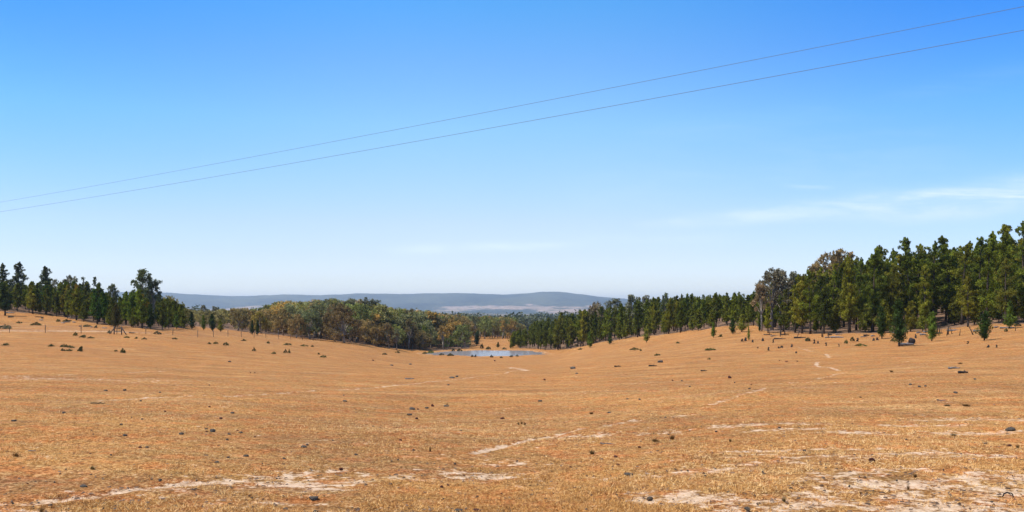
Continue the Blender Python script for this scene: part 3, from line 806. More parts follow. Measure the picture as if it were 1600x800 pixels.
def scatter(pxr, edge, depth, d, n, tries=9000):
    out = []
    for _ in range(tries):
        if len(out) >= n: break
        px = random.uniform(*pxr); e = edge(px); Y = e + depth(px) * random.random() ** 1.2
        X = (px - 800) / F * Y
        if pond_r(np.array(X), np.array(Y)) < 1.12: continue
        if free(X, Y, d): out.append((px, X, Y)); occupied.append((X, Y, d))
    return out

def beside(px, marks):
    m = min(marks, key=lambda q: abs(q[0] - px)); d = px - m[0]
    return (('level with ' if abs(d) < 7 else ('just left of ' if d < 0 else 'just right of ') if abs(d) < 22 else ('left of ' if d < 0 else 'right of ')) + m[1])

P_PAL = [('dark green', (0.065, 0.080, 0.013)), ('deep green', (0.085, 0.105, 0.014)), ('mid green', (0.115, 0.135, 0.016)), ('olive', (0.145, 0.145, 0.018)), ('yellow-olive', (0.175, 0.16, 0.022)), ('dark olive', (0.105, 0.105, 0.018))]
G_PAL = [('olive', (0.17, 0.155, 0.055)), ('grey-green', (0.145, 0.145, 0.075)), ('brown', (0.20, 0.14, 0.06)), ('dull green', (0.13, 0.14, 0.045)), ('orange-brown', (0.24, 0.155, 0.05)), ('dark brown', (0.14, 0.108, 0.052))]
MK_R = [(822, "the pond's right end"), (922, 'the dark outlying cypress'), (955, 'the brown-grey gum'), (1010, 'the slender lone cypress'), (1050, 'the dark-topped gum'), (1115, 'the short lone cypress'), (1159, 'the broad lime-green cypress'),
        (1206, 'the tall grey gums'), (1247, 'the grey gum top'), (1310, 'the red-brown gum crowns'), (1378, 'the dark young cypress'), (1405, 'the cypress with the log'), (1456, 'the small lone cypress'), (1500, 'the grey log'), (1538, 'the round-headed cypress'), (1580, 'the rightmost cypress')]
MK_L = [(28, 'the tallest pointed pine'), (72, 'the twin-topped pine'), (110, 'the domed gum'), (140, 'the narrow skyline pines'), (180, 'the fence braces'), (224, 'the tall clumpy gum'), (265, 'the orange-tinged gum')]
MK_C = [(300, 'the pointed dark cypress'), (345, 'the yellow-tipped cypress'), (398, 'the twin cypresses'), (443, 'the reddish gum'), (484, 'the grey-green gum'), (538, 'the large dark gum'), (588, 'the orange-brown gum'), (630, 'the black-stemmed gum'), (661, 'the bright green gum'), (690, 'the grey domed gum')]
specs_p, specs_g = [], []
pts = scatter((798, 1660), edge_r, lambda p: 12, 2.2, 135)
pts += scatter((800, 1680), lambda p: edge_r(p) + 10, lambda p: 40 if p > 1180 else 55, 2.5, 330)
for px, X, Y in pts:
    allow = top_at(px, Y, float(np.interp(px, RX, RT)))
    front = Y < edge_r(px) + 12
    tall = px > 1185
    if tall:
        h = min(allow * random.choice([random.uniform(0.62, 0.9), random.uniform(0.8, 1.0), random.uniform(0.97, 1.06)]), random.uniform(9.5, 15.5))
        kind = random.choice(['column', 'open', 'open'])
        if front and random.random() < 0.45: h *= random.uniform(0.25, 0.6)
    else:
        h = min(allow * random.choice([random.uniform(0.72, 0.92), random.uniform(0.85, 1.05)]), random.uniform(8.5, 12.5))
        kind = random.choice(['column', 'column', 'open'])
        if front and random.random() < 0.4: h *= random.uniform(0.35, 0.75)
    if h < 1.4: continue
    if h < 5: kind = 'cone'
    cn, c = random.choice(P_PAL)
    hw = 'low' if h < 4 else ('mid-height' if h < 8 else 'tall')
    row = 'in the front row' if front else 'behind the front row'
    k_ = random.uniform(.8, 1.35)
    specs_p.append((px, X, Y, h, kind, tuple(v * k_ for v in c), '%s %s cypress %s, %s' % (hw, cn, row, beside(px, MK_R)),
                    'cypress pines of the right wood', 1.0 if kind != 'cone' else 1.25))
pts = scatter((-40, 288), edge_l, lambda p: 10, 1.9, 62) + scatter((-40, 284), lambda p: edge_l(p) + 8, lambda p: 26, 2.2, 100)
for px, X, Y in pts:
    allow = top_at(px, Y, float(np.interp(px, LX, LT)))
    front = Y < edge_l(px) + 10
    h = min(allow * random.uniform(0.72, 1.05), random.uniform(6.0, 9.5))
    if front and random.random() < 0.4: h *= random.uniform(0.5, 0.8)
    if h < 1.2: continue
    cn, c = random.choice(P_PAL[:5])
    hw = 'low' if h < 3.5 else ('mid-height' if h < 6 else 'tall')
    specs_p.append((px, X, Y, h, 'cone' if h < 4 else 'column', tuple(v * random.uniform(.8, 1.3) for v in c), '%s %s cypress %s, %s' % (hw, cn, 'in the front row' if front else 'behind the front row', beside(px, MK_L)),
                    'cypress pines of the left wood', 1.25))
specs_p.sort(key=lambda q: q[2] / q[3])
N_P = 300 - 48
for px, X, Y, h, kind, c, lab, grp, wd in specs_p[:N_P]:
    pine(px, Y, h, kind, lab, grp, c, wd, x=X)

pts = scatter((288, 722), edge_c, lambda p: 85, 4.6, 200)
n_front = len(pts)
pts += scatter((722, 818), lambda p: 325, lambda p: 110, 4.2, 90)
for i, (px, X, Y) in enumerate(pts):
    allow = top_at(px, Y, float(np.interp(px, CX, CT)))
    h = min(allow * random.uniform(0.86, 1.04), random.uniform(10.5, 15.5))
    if i < n_front and Y < edge_c(px) + 8: h *= random.uniform(0.5, 0.85)
    if h < 2: continue
    cn, c = random.choice(G_PAL); k_ = random.uniform(1.1, 2.0); c = tuple(v * k_ for v in c)
    if i < n_front:
        row = 'at the front of the woodland' if Y < edge_c(px) + 14 else 'deeper in the woodland'
        specs_g.append((px, X, Y, h, random.choice(['dome', 'dome', 'tall']), c, '%s gum tree %s, %s' % (cn, row, beside(px, MK_C)), 'gum trees of the woodland left of the pond', random.uniform(0.85, 1.15)))
    else:
        specs_g.append((px, X, Y, h, random.choice(['tall', 'dome']), c, 'slim %s gum in the dark belt past the pond, %s part' % (cn, 'left' if px < 752 else ('middle' if px < 785 else 'right')), 'gum trees of the belt behind the pond', random.uniform(0.65, 0.9)))
specs_g.sort(key=lambda q: q[2] / q[3])
N_G = 240
for px, X, Y, h, kind, c, lab, grp, wd in specs_g[:N_G]:
    gum(px, Y, h, kind, lab, grp, c, wd, x=X)

# deeper woods past the three hundred largest: one mesh each
def read_mesh(me):
    a = np.empty(len(me.vertices) * 3, np.float32); me.vertices.foreach_get('co', a)
    ls = np.empty(len(me.loops), np.int32); me.loops.foreach_get('vertex_index', ls)
    t = None
    if 'tint' in me.attributes: t = np.empty(len(me.polygons), np.float32); me.attributes['tint'].data.foreach_get('value', t)
    return a.reshape(-1, 3), ls.reshape(-1, 4) if t is not None else None, t
_cache = {}
def merged(name, specs, bank, mat, color, label):
    Vs, Ts = [], []; g = Geo()
    for px, X, Y, h, kind, c, lab, grp, wd in specs:
        var = bank[kind]; k = random.randrange(len(var)); me, tk, H0, R0 = var[k]
        if me.name not in _cache: _cache[me.name] = read_mesh(me)
        a, q, t = _cache[me.name]
        sel = np.arange(0, len(t), 3 if bank is PINES else 2)                       # every other leaf, a little larger
        P_ = a.reshape(-1, 4, 3)[sel]; ctr = P_.mean(1, keepdims=True); P_ = ctr + (P_ - ctr) * (1.8 if bank is PINES else 1.35)
        s_ = h / H0; an = random.random() * 6.28; ca, sa = math.cos(an), math.sin(an)
        x = (P_[..., 0] * ca - P_[..., 1] * sa) * s_ * wd + X; y = (P_[..., 0] * sa + P_[..., 1] * ca) * s_ * wd + Y; z0 = gz(X, Y); z = P_[..., 2] * s_ + z0
        Vs.append(np.stack([x, y, z], -1).reshape(-1, 3)); Ts.append(np.clip(t[sel] * 0.6 + random.random() * 0.5, 0, 1.2))
        g.tube([(X, Y, z0 - .2), (X, Y, z0 + h * .75)], [0.02 * h, 0.008 * h], 4, False)
    o = link(name, leaf_mesh(name, np.concatenate(Vs), np.concatenate(Ts)), mat); o.color = (*color, 1); o['kind'] = 'stuff'; o['label'] = label
    tr = link(name + '_trunks', g.mesh(name + '_trunks'), M_BARK, o); tr['kind'] = 'stuff'
def extra(n, pxr, Yf, tx, ty, add, hm, kinds):
    out = []
    for _ in range(n):
        px = random.uniform(*pxr); Y = Yf(px); al = top_at(px, Y, float(np.interp(px, tx, ty)) + add)
        if al > 2.5: out.append((px, (px - 800) / F * Y, Y, min(al * random.uniform(.68, .97), hm), random.choice(kinds), None, None, None, 1.1))
    return out
merged('pine_woods', specs_p[N_P:] + extra(110, (830, 1700), lambda p: edge_r(p) + random.uniform(50, 95), RX, RT, 2, 14, ['column', 'open']) + extra(50, (-60, 255), lambda p: edge_l(p) + random.uniform(34, 60), LX, LT, 3, 9, ['column']),
       PINES, M_PINE, (0.11, 0.12, 0.018), 'unbroken pine woods deep behind the trees one can tell apart')
merged('gum_woods', specs_g[N_G:] + extra(120, (285, 728), lambda p: random.uniform(290, 400), CX, CT, 1, 15, ['dome', 'tall']), GUMS, M_GUM, (0.25, 0.21, 0.09), 'unbroken olive woods behind the trees one can tell apart')

def wood_mass(name, spots, label, mat, color, size, npp, up):
    Vs, Ts = [], []; g = Geo()
    for s, (x, y, h, rad) in enumerate(spots):
        z = gz(x, y); r = np.random.default_rng(900 + s)
        n = 26
        v = r.normal(size=(n, 3)); v /= np.linalg.norm(v, axis=1)[:, None]; v *= r.random((n, 1)) ** 0.4
        c = np.array([x, y, z + h * 0.6]) + v * np.array([rad, rad, h * 0.38])
        vv, tt = leaves(c, npp, rad * 0.33, size, 0.5, up, 3000 + s)
        Vs.append(vv); Ts.append(tt * 0.6 + r.random() * 0.4)
        g.tube([(x, y, z - .2), (x, y, z + h * .7)], [0.02 * h, 0.008 * h], 4, False)
    o = link(name, leaf_mesh(name, np.concatenate(Vs), np.concatenate(Ts)), mat); o.color = (*color, 1); o['kind'] = 'stuff'; o['label'] = label
    tr = link(name + '_trunks', g.mesh(name + '_trunks'), M_BARK, o); tr['kind'] = 'stuff'
    return o
sp = []
for _ in range(520):
    px = random.uniform(180, 1050); Y = random.choice([random.uniform(620, 1100), random.uniform(1100, 2200), random.uniform(2200, 4600)])
    if vnoise(np.array(px / 60), np.array(Y / 450), 4) < -0.12: continue
    sp.append(((px - 800) / F * Y, Y, random.uniform(10, 17), random.uniform(7, 13) * (1 + Y / 1800)))
wood_mass('far_woods', sp, 'hazy grey-green bush on the plain below the hills', M_GUM, (0.07, 0.08, 0.045), 1.5, 12, 0.0)

# ------------------------------------------------------------------ shrubs, weeds, stumps, stones
def shrub_mesh(seed, kind):
    r = np.random.default_rng(seed); cent = []
    g = Geo()
    if kind == 'bush':
        for k in range(26):
            a = r.random() * 6.28; q = r.random() ** .5 * 0.5; h = (1 - (q / .5) ** 2) * 0.5 * r.uniform(.5, 1.1)
            cent.append((math.cos(a) * q, math.sin(a) * q, 0.06 + h))
            g.tube([(0, 0, -.03), (math.cos(a) * q, math.sin(a) * q, 0.06 + h)], [0.012, 0.005], 3, False)
        Vv, tint = leaves(cent, 34, 0.13, 0.05, 0.45, 0.8, seed)
    else:   # tussock of upright stalks
        Vs = []
        n = 130
        for k in range(n):
            a = r.random() * 6.28; q = r.random() * 0.16; L = r.uniform(0.3, 0.75); ln = r.uniform(0.05, 0.5)
            p = np.array([math.cos(a) * q, math.sin(a) * q, -0.02]); d = np.array([math.cos(a) * ln, math.sin(a) * ln, 1.0]); d = d / np.linalg.norm(d) * L
            e = np.array([-math.sin(a), math.cos(a), 0]) * 0.012
            Vs += [p - e, p + e, p + d * .75 + e * .8, p + d]
        Vv = np.array(Vs); tint = r.random(n)
    return leaf_mesh('foliage', Vv, tint), (g.mesh('stem') if g.v else None)
BUSH = [shrub_mesh(600 + i, 'bush') for i in range(3)]
TUSS = [shrub_mesh(650 + i, 'tuss') for i in range(3)]

def small_plant(px, py, wpx, hpx, bank, name, label, cat, group, color, k=None):
    x, y, z = ground(px, py)
    m = bank[random.randrange(3)] if k is None else bank[k % 3]
    o = link(name, m[0], M_SHRUB, None, (x, y, z)); o.color = (*color, 1)
    wd = wpx / F * y; ht = hpx / F * y
    if bank is BUSH: o.scale = (wd, wd * 0.8, ht / 0.6)
    else: o.scale = (wd / 0.5, wd / 0.5, ht / 0.7)
    o.rotation_euler = (0, 0, random.random() * 6)
    tag(o, label, cat, group)
    if m[1]: st = link('stem', m[1], M_BARK, o)
    return o

OLG = (0.085, 0.085, 0.025); DKG = (0.04, 0.052, 0.015)
SHR = [ # px, base py, width px, height px, colour, label
 (9, 540, 13, 4, OLG, 'low grey-green shrub nearest the left edge of the photo'),
 (80, 541, 12, 4, OLG, 'flat olive shrub left of a cluster of four'),
 (100, 542, 11, 5, DKG, 'top left shrub of the cluster of four on the left grass'),
 (110, 543, 12, 4, OLG, 'top right shrub of the cluster of four on the left grass'),
 (98, 548, 8, 4, DKG, 'bottom left shrub of the cluster of four on the left grass'),
 (108, 548, 13, 4, OLG, 'bottom right shrub of the cluster of four on the left grass'),
 (126, 549, 11, 8, DKG, 'round dark shrub right of the cluster of four'),
 (192, 551, 10, 7, DKG, 'round dark green shrub alone below the fence braces'),
 (181, 549, 5, 3, OLG, 'tiny shrub left of the round dark one below the braces'),
 (246, 523, 11, 5, DKG, 'rounded green shrub on the grass right of the fence braces'),
 (171, 521, 8, 5, DKG, 'shrub at the foot of the left fence brace'),
 (118, 525, 8, 6, OLG, 'left end of the long strip of low scrub'),
 (130, 527, 14, 4, OLG, 'middle of the long strip of low scrub'),
 (142, 528, 10, 3, OLG, 'right end of the long strip of low scrub'),
 (198, 527, 9, 3, OLG, 'first of three flat shrubs beyond the fence braces'),
 (213, 529, 7, 3, OLG, 'second of three flat shrubs beyond the fence braces'),
 (225, 530, 9, 3, OLG, 'third of three flat shrubs beyond the fence braces'),
 (136, 510, 12, 4, OLG, 'olive shrub behind the fence at the left wood'),
 (150, 512, 7, 4, OLG, 'small shrub behind the fence at the left wood'),
 (56, 507, 14, 5, OLG, 'pale green shrub on the slope behind the fence'),
 (8, 513, 18, 7, OLG, 'broad shrub behind the fence at the left edge'),
 (91, 502, 8, 4, OLG, 'shrub halfway up the slope behind the fence'),
 (103, 502, 9, 4, OLG, 'shrub right of one halfway up the slope behind the fence'),
 (30, 504, 10, 3, OLG, 'faint low shrub high behind the fence at far left'),
 (273, 530, 9, 3, OLG, 'low shrub below the pointed dark cypress'),
 (327, 538, 7, 3, OLG, 'left of two small shrubs beneath the olive gums'),
 (337, 538, 8, 4, OLG, 'right of two small shrubs beneath the olive gums'),
 (353, 540, 9, 5, OLG, 'wispy shrub right of two small ones'),
 (397, 549, 7, 6, DKG, 'small dark bush below the twin cypresses'),
 (428, 553, 9, 4, OLG, 'olive shrub in the grass left of a dark pair'),
 (446, 551, 6, 6, DKG, 'left bush of the dark pair on the grass'),
 (452, 551, 5, 6, DKG, 'right bush of the dark pair on the grass'),
 (505, 558, 10, 4, OLG, 'flat brown-green shrub right of the dark pair'),
 (498, 554, 5, 3, OLG, 'tiny shrub above the flat brown-green one'),
 (381, 532, 10, 3, OLG, 'low shrub at the edge of the olive gums'),
 (419, 536, 5, 4, DKG, 'little dark bush at the edge of the olive gums'),
 (449, 539, 15, 3, OLG, 'long flat shrub at the edge of the olive gums'),
 (475, 541, 12, 3, OLG, 'flat shrub under the grey-green gum'),
 (488, 542, 5, 3, OLG, 'small shrub under the grey-green gum'),
 (601, 554, 9, 3, OLG, 'flat shrub on the grass left of the pond'),
 (621, 551, 9, 3, OLG, 'green tuft on the grass before the orange-brown gum'),
 (673, 553, 13, 6, (0.10, 0.13, 0.02), 'bright yellow-green shrub at the left end of the pond'),
 (690, 555, 9, 3, DKG, 'dark low shrub on the near left shore of the pond'),
 (704, 556, 10, 4, DKG, 'green low shrub on the near left shore of the pond'),
 (664, 553, 9, 4, OLG, 'reedy shrub at the tip of the left shore'),
 (708, 549, 5, 4, DKG, 'left of two dark bushes on the far pond bank'),
 (718, 549, 8, 4, DKG, 'right of two dark bushes on the far pond bank'),
 (763, 546, 9, 5, DKG, 'green shrub left of the tiny round cypress on the far bank'),
 (753, 545, 6, 8, DKG, 'small dark bush beside the tiny cypress behind the pond'),
 (788, 546, 7, 3, DKG, 'bush right of the tiny round cypress on the far bank'),
 (738, 558, 5, 4, (0.03, 0.03, 0.02), 'dark tuft on the near shore, leftmost of the row'),
 (743, 558, 5, 4, (0.03, 0.03, 0.02), 'dark tuft touching the leftmost of the near shore'),
 (768, 558.5, 5, 4, (0.03, 0.03, 0.02), 'dark tuft at the middle of the near shore'),
 (783, 559, 6, 3, DKG, 'green tuft at the middle of the near shore'),
 (799, 558, 8, 3, DKG, 'green tuft right of the middle of the near shore'),
 (808, 557, 6, 3, (0.08, 0.08, 0.02), 'yellowish tuft, rightmost on the near shore'),
 (907, 546, 9, 3, OLG, 'flat shrub before the wood right of the pond'),
 (901, 541, 11, 3, (0.07, 0.06, 0.02), 'brown low shrub at the foot of the wood right of the pond'),
 (992, 547, 15, 4, OLG, 'long olive shrub on the rise right of the pond'),
 (1001, 549, 4, 4, OLG, 'tiny shrub under the long olive one'),
 (1027, 555, 11, 3, OLG, 'flat green shrub on the open right slope'),
 (1059, 536, 8, 3, OLG, 'faint shrub on the crest of the open slope'),
 (1110, 547, 17, 4, (0.09, 0.10, 0.02), 'broad bright green shrub on the open right slope'),
 (1126, 527, 9, 4, OLG, 'low green shrub by the short cypress on the slope'),
 (1108, 562, 5, 3, OLG, 'tiny green shrub below the broad bright one'),
 (1322, 537, 6, 7, (0.08, 0.09, 0.02), 'upright green bush before the tall right wood'),
 (1332, 533, 7, 7, DKG, 'dark bush beside the upright green one'),
 (1345, 541, 16, 4, (0.09, 0.10, 0.02), 'flat bright green shrub before the tall right wood'),
 (1262, 533, 9, 7, (0.06, 0.06, 0.02), 'rounded brown-green bush under the tall grey gums'),
 (1395, 533, 9, 4, OLG, 'low green shrub left of the cypress with the log'),
 (1590, 510, 10, 6, DKG, 'dark shrub near the right edge of the photo'),
 (1572, 518, 6, 6, DKG, 'small bush by the rightmost small cypress'),
]
for i, (px, py, wd, ht, c, lab) in enumerate(SHR):
    small_plant(px, py, wd, ht, BUSH, 'shrub', lab, 'shrub', 'shrubs dotted over the pasture', c, i)

WEED = [(925, 708, 10, 8, 'brown dry weed clump left of centre foreground stones'), (1050, 684, 9, 9, 'tall dark brown dry weed in the right foreground'), (1024, 690, 14, 5, 'low olive weeds beside the tall dark one'),
 (1141, 692, 5, 6, 'thin red-brown weed right of the tall dark one'), (924, 644, 7, 5, 'dark bushy weed in the mid field'), (65, 795, 8, 9, 'dry weed at the bottom left near the bare track'),
 (145, 735, 10, 6, 'brown weed left of the pale track'), (672, 703, 4, 9, 'spindly upright weed in the yellow grass'), (25, 716, 12, 7, 'dark dry weeds at the left edge'), (1225, 785, 8, 8, 'dry stalks on the bare soil at the bottom right'),
 (1419, 768, 5, 9, 'upright stalk in the bare soil at bottom right'), (1510, 633, 14, 5, 'low dark weed patch at right'), (1480, 635, 12, 3, 'flat brown weed left of the low dark patch'),
 (1500, 570, 8, 3, 'brown weeds behind the grey log at right'), (1345, 772, 6, 4, 'small dry tuft beside the bare soil'), (1490, 678, 10, 5, 'brown tuft among pale soil at right'),
 (820, 659, 4, 5, 'left stalk of three in the mid field'), (815, 658, 4, 5, 'middle stalk of three in the mid field'), (810, 659, 4, 5, 'right stalk of three in the mid field'), (1393, 582, 6, 4, 'wispy dry weed below the lone cypress'), (1430, 750, 7, 7, 'dry tuft above the bare soil at right'), (1590, 700, 6, 7, 'reddish dry weed at the right edge')]
for i, (px, py, wd, ht, lab) in enumerate(WEED):
    small_plant(px, py, wd, ht, TUSS, 'dry_weed', lab, 'weed', 'dry weeds in the pasture', (0.16, 0.085, 0.035) if i % 3 else (0.13, 0.09, 0.04), i)

def stone_mesh(seed):
    r = np.random.default_rng(seed)
    import bmesh
    bm = bmesh.new(); bmesh.ops.create_icosphere(bm, subdivisions=3, radius=1)
    dirs = r.normal(size=(9, 3)); dirs /= np.linalg.norm(dirs, axis=1)[:, None]; cut = r.uniform(0.55, 0.9, 9)
    for v in bm.verts:
        p = np.array(v.co); 
        for d, c in zip(dirs, cut):
            q = p @ d
            if q > c: p = p - d * (q - c) * 0.9
        p *= 1 + 0.05 * math.sin(p[0] * 7 + seed) * math.cos(p[1] * 6)
        v.co = p
    me = bpy.data.meshes.new('stone'); bm.to_mesh(me); bm.free()
    return me
STONES = {'grey': [stone_mesh(i) for i in range(4)], 'red': [stone_mesh(10 + i) for i in range(3)]}
for m in STONES['grey']: m.materials.append(M_STONE)
for m in STONES['red']: m.materials.append(M_REDSTONE)
def stone(px, py, wpx, hpx, kind, label, group=None):
    x, y, z = ground(px, py); k = wpx / F * y / 2; h = hpx / F * y / 2
    o = link('stone', random.choice(STONES[kind]), None, None, (x, y, z + h * 0.3)); o.scale = (k, k * 0.8, h * 1.15); o.rotation_euler = (0, 0, random.uniform(-.5, .5))
    tag(o, label, 'stone', group)
ST = [(490, 775, 19, 7, 'grey', 'long dark grey stone lying in the bottom foreground left of centre'), (1362, 726, 10, 7, 'red', 'dark red stone in the right foreground'),
 (981, 740, 17, 5, 'grey', 'flat bluish-grey stone in the centre foreground'), (644, 637, 11, 6, 'grey', 'leftmost and widest dark stone of the central scatter'), (667, 636, 7, 4, 'grey', 'middle dark stone of the central scatter'),
 (676, 631, 6, 6, 'red', 'upright reddish stone of the central scatter'), (697, 631, 11, 4, 'grey', 'flat dark stone at the right of the central scatter'), (653, 637, 5, 3, 'red', 'small reddish stone touching the widest of the central scatter'),
 (640, 645, 10, 4, 'grey', 'flat grey stone below the central scatter'), (651, 652, 5, 4, 'red', 'small dark stone alone below the central scatter'), (539, 627, 8, 4, 'grey', 'grey stone left of the central scatter'),
 (131, 759, 14, 5, 'grey', 'dark slate stone above the pale track at left'), (475, 698, 12, 5, 'grey', 'flat dark stone in the yellow grass left of centre'), (480, 695, 5, 4, 'grey', 'small stone on the right end of the flat one left of centre'),
 (384, 711, 9, 5, 'grey', 'blue-grey stone in the left foreground grass'), (339, 721, 8, 4, 'grey', 'dark flat stone in the left foreground grass'), (1015, 780, 10, 7, 'grey', 'black stone by the bare soil at the bottom'), (962, 715, 8, 5, 'red', 'purplish stone just left of the brown weed'),
 (966, 728, 8, 4, 'red', 'reddish stone below the purplish one'), (1578, 670, 16, 7, 'grey', 'grey stone on pale soil at the right edge'), (1540, 694, 6, 4, 'grey', 'dark pebble left of a reddish one at right'), (1577, 697, 9, 5, 'red', 'reddish stone near the right edge'),
 (690, 756, 7, 5, 'red', 'dark red stone in the centre bottom foreground'), (700, 752, 5, 4, 'red', 'smaller twin right of the dark red foreground stone'), (706, 592, 10, 4, 'grey', 'wide dark stone of a pair below the pond'), (714, 590, 6, 4, 'grey', 'narrow dark stone of a pair below the pond'),
 (895, 577, 10, 5, 'grey', 'dark slanting stone right of and below the pond'), (851, 596, 5, 4, 'red', 'round dark stone in the field below the pond'), (844, 624, 8, 4, 'grey', 'grey stone in the mid field'), (1032, 567, 10, 6, 'grey', 'pale grey stone on the open right slope'),
 (1140, 590, 7, 6, 'red', 'dark brown stone on the right slope'), (738, 627, 0, 0, 'grey', ''), (646, 700, 4, 4, 'grey', 'small pale grey stone in the bright yellow grass'), (165, 610, 6, 3, 'grey', 'dark stone in the left field, left of a pair'), (195, 610, 6, 4, 'grey', 'dark stone in the left field, right of a pair'),
 (22, 659, 9, 4, 'grey', 'dark low stone near the left edge'), (345, 662, 0, 0, 'grey', ''), (363, 645, 7, 4, 'grey', 'bluish stone in the left mid field'), (345, 652, 6, 4, 'red', 'dark stone below the bluish one'), (100, 646, 7, 5, 'grey', 'pale grey stone in the left field'),
 (283, 679, 9, 5, 'grey', 'black stone left of the stony cluster'), (332, 674, 11, 7, 'grey', 'largest stone of the stony cluster in the left field'), (322, 669, 6, 4, 'grey', 'leftmost small stone of the stony cluster'), (323, 674, 5, 3, 'red', 'reddish stone of the stony cluster'),
 (358, 678, 6, 4, 'grey', 'stone right of the stony cluster'), (376, 674, 7, 4, 'grey', 'rightmost stone beyond the stony cluster'), (355, 686, 6, 4, 'grey', 'round dark stone below the stony cluster'), (230, 702, 7, 4, 'grey', 'dark stone with a pale side in the left foreground'), (219, 702, 6, 4, 'red', 'red-brown stone left of the one with a pale side'),
 (195, 680, 8, 5, 'grey', 'dark stone at left above the pale track'), (250, 748, 7, 6, 'grey', 'dark stone just above the pale track'), (745, 801, 17, 5, 'red', 'dark red stone cut by the bottom edge'), (715, 800, 18, 5, 'grey', 'grey flat stone cut by the bottom edge'), (493, 797, 8, 5, 'grey', 'small stone below the long dark grey one'),
 (1168, 797, 12, 6, 'grey', 'grey stone on bare soil at the bottom'), (1493, 616, 7, 4, 'grey', 'blue-grey stone above a stick at right'), (1422, 603, 5, 4, 'grey', 'dark stone in the right mid field'), (1436, 606, 6, 4, 'grey', 'bluish stone in the right mid field'), (1495, 674, 0, 0, 'grey', ''),
 (785, 651, 8, 4, 'red', 'brown stone in the mid field right of centre'), (583, 663, 4, 4, 'grey', 'dark round pebble in the mid field'), (626, 688, 5, 4, 'red', 'red pebble in the yellow grass'), (952, 643, 7, 3, 'grey', 'small stone right of the dark bushy weed'), (999, 699, 6, 4, 'red', 'dark stone below the low olive weeds'),
 (892, 729, 6, 4, 'red', 'dark red pebble in the centre foreground'), (612, 718, 4, 3, 'grey', 'left pebble of a near pair in the centre'), (622, 716, 4, 3, 'grey', 'right pebble of a near pair in the centre'), (556, 709, 7, 3, 'grey', 'flat pebble in the yellow foreground grass'), (444, 713, 6, 3, 'grey', 'dark pebble left of centre in the foreground'),
 (1257, 706, 6, 4, 'grey', 'small stone on the pale streak at right'), (1218, 668, 5, 3, 'grey', 'stone on a pale patch in the right mid field'), (533, 728, 7, 4, 'red', 'dark red stone at the end of the pale track'), (1192, 741, 4, 5, 'grey', 'dark pebble in the right foreground'), (1416, 686, 5, 3, 'grey', 'dark pebble in the right foreground above the red stone'),
 (567, 597, 0, 0, 'grey', ''), (612, 571, 6, 3, 'grey', 'grey stone left of the pond in the far field'), (641, 569, 5, 3, 'grey', 'small dark stone left of the pond in the far field'), (583, 563, 4, 3, 'red', 'brown stone beneath the orange-brown gum'), (901, 585, 5, 3, 'grey', 'small dark stone under the slanting one'), (1051, 593, 4, 3, 'red', 'brown pebble on the right slope')]
for s in ST:
    if s[2]: stone(*s, group='stones lying in the pasture')
stone_n = 0
for _ in range(70):
    px = random.uniform(5, 1595); py = 560 + 235 * random.random()
    mk_ = min([(150, 'the fence braces'), (400, 'the twin cypresses'), (600, 'the orange-brown gum'), (760, 'the pond'), (1010, 'the slender lone cypress'), (1206, 'the tall grey gums'), (1405, 'the cypress with the log'), (1540, 'the round-headed cypress')], key=lambda q: abs(q[0] - px))[1]
    kd_ = random.choice(['grey', 'red'])
    stone(px, py, random.uniform(2.5, 5.5), random.uniform(2, 3.6), kd_, 'tiny %s stone %s, below %s' % ('grey' if kd_ == 'grey' else 'reddish', 'in the far grass' if py < 610 else ('in the mid field' if py < 700 else 'in the foreground'), mk_), 'tiny stones scattered in the grass')

# stumps and cut stems before the right wood
def stump_mesh(seed):
    r = np.random.default_rng(seed); g = Geo(); n = 9; H = 1.0
    pts = [(r.normal() * .03 * q, r.normal() * .03 * q, z) for q, z in enumerate([-.1, .05, .35, .7, 1.0])]
    g.tube(pts, [0.36, 0.25, 0.2, 0.18, 0.16], n)
    for q in range(n): 
        x, y, z = g.v[-1 - q]; g.v[-1 - q] = (x, y, z + r.uniform(-.18, .12))
    return g.mesh('tree_stump', False)
SM = [stump_mesh(i) for i in range(3)]
for m in SM: m.materials.append(M_DARKWOOD)
STU = [(1160, 533, 4, 4), (1165, 532, 4, 6), (1192, 533, 4, 5), (1201, 548, 3, 5), (1221, 544, 5, 3), (1237, 543, 3, 5), (1244, 551, 3, 3), (1291, 541, 3, 5), (1311, 542, 2, 4), (1365, 532, 4, 4), (1371, 531, 4, 4), (1340, 533, 4, 5), (1544, 543, 4, 4), (1557, 543, 3, 4), (1512, 537, 3, 4), (1217, 545, 3, 3), (1184, 544, 3, 2), (1431, 528, 3, 6), (1176, 535, 3, 4), (1208, 535, 3, 5), (1272, 536, 3, 6), (1278, 536, 3, 4)]
def near_word(px):
    return beside(px, MK_R)
def _old_word(px):
    if px < 1180: return 'on the slope by the thin sapling cypress'
    if px < 1260: return 'on the grass below the tall grey gums'
    if px < 1390: return 'in front of the tall cypresses'
    return 'on the grass near the round-headed cypress' if px > 1500 else 'near the cypress with the log'
for px, py, wd, ht in STU:
    x, y, z = ground(px, py); o = link('tree_stump', random.choice(SM), None, None, (x, y, z))
    k = wd / F * y / 0.45; o.scale = (k, k, ht / F * y); o.rotation_euler = (R(random.uniform(-8, 8)), R(random.uniform(-8, 8)), random.random() * 6)
    tag(o, '%s dark stump on the grass, %s' % ('low' if ht < 4 else ('small' if ht < 5 else 'upright'), near_word(px)), 'tree stump', 'stumps before the right wood')
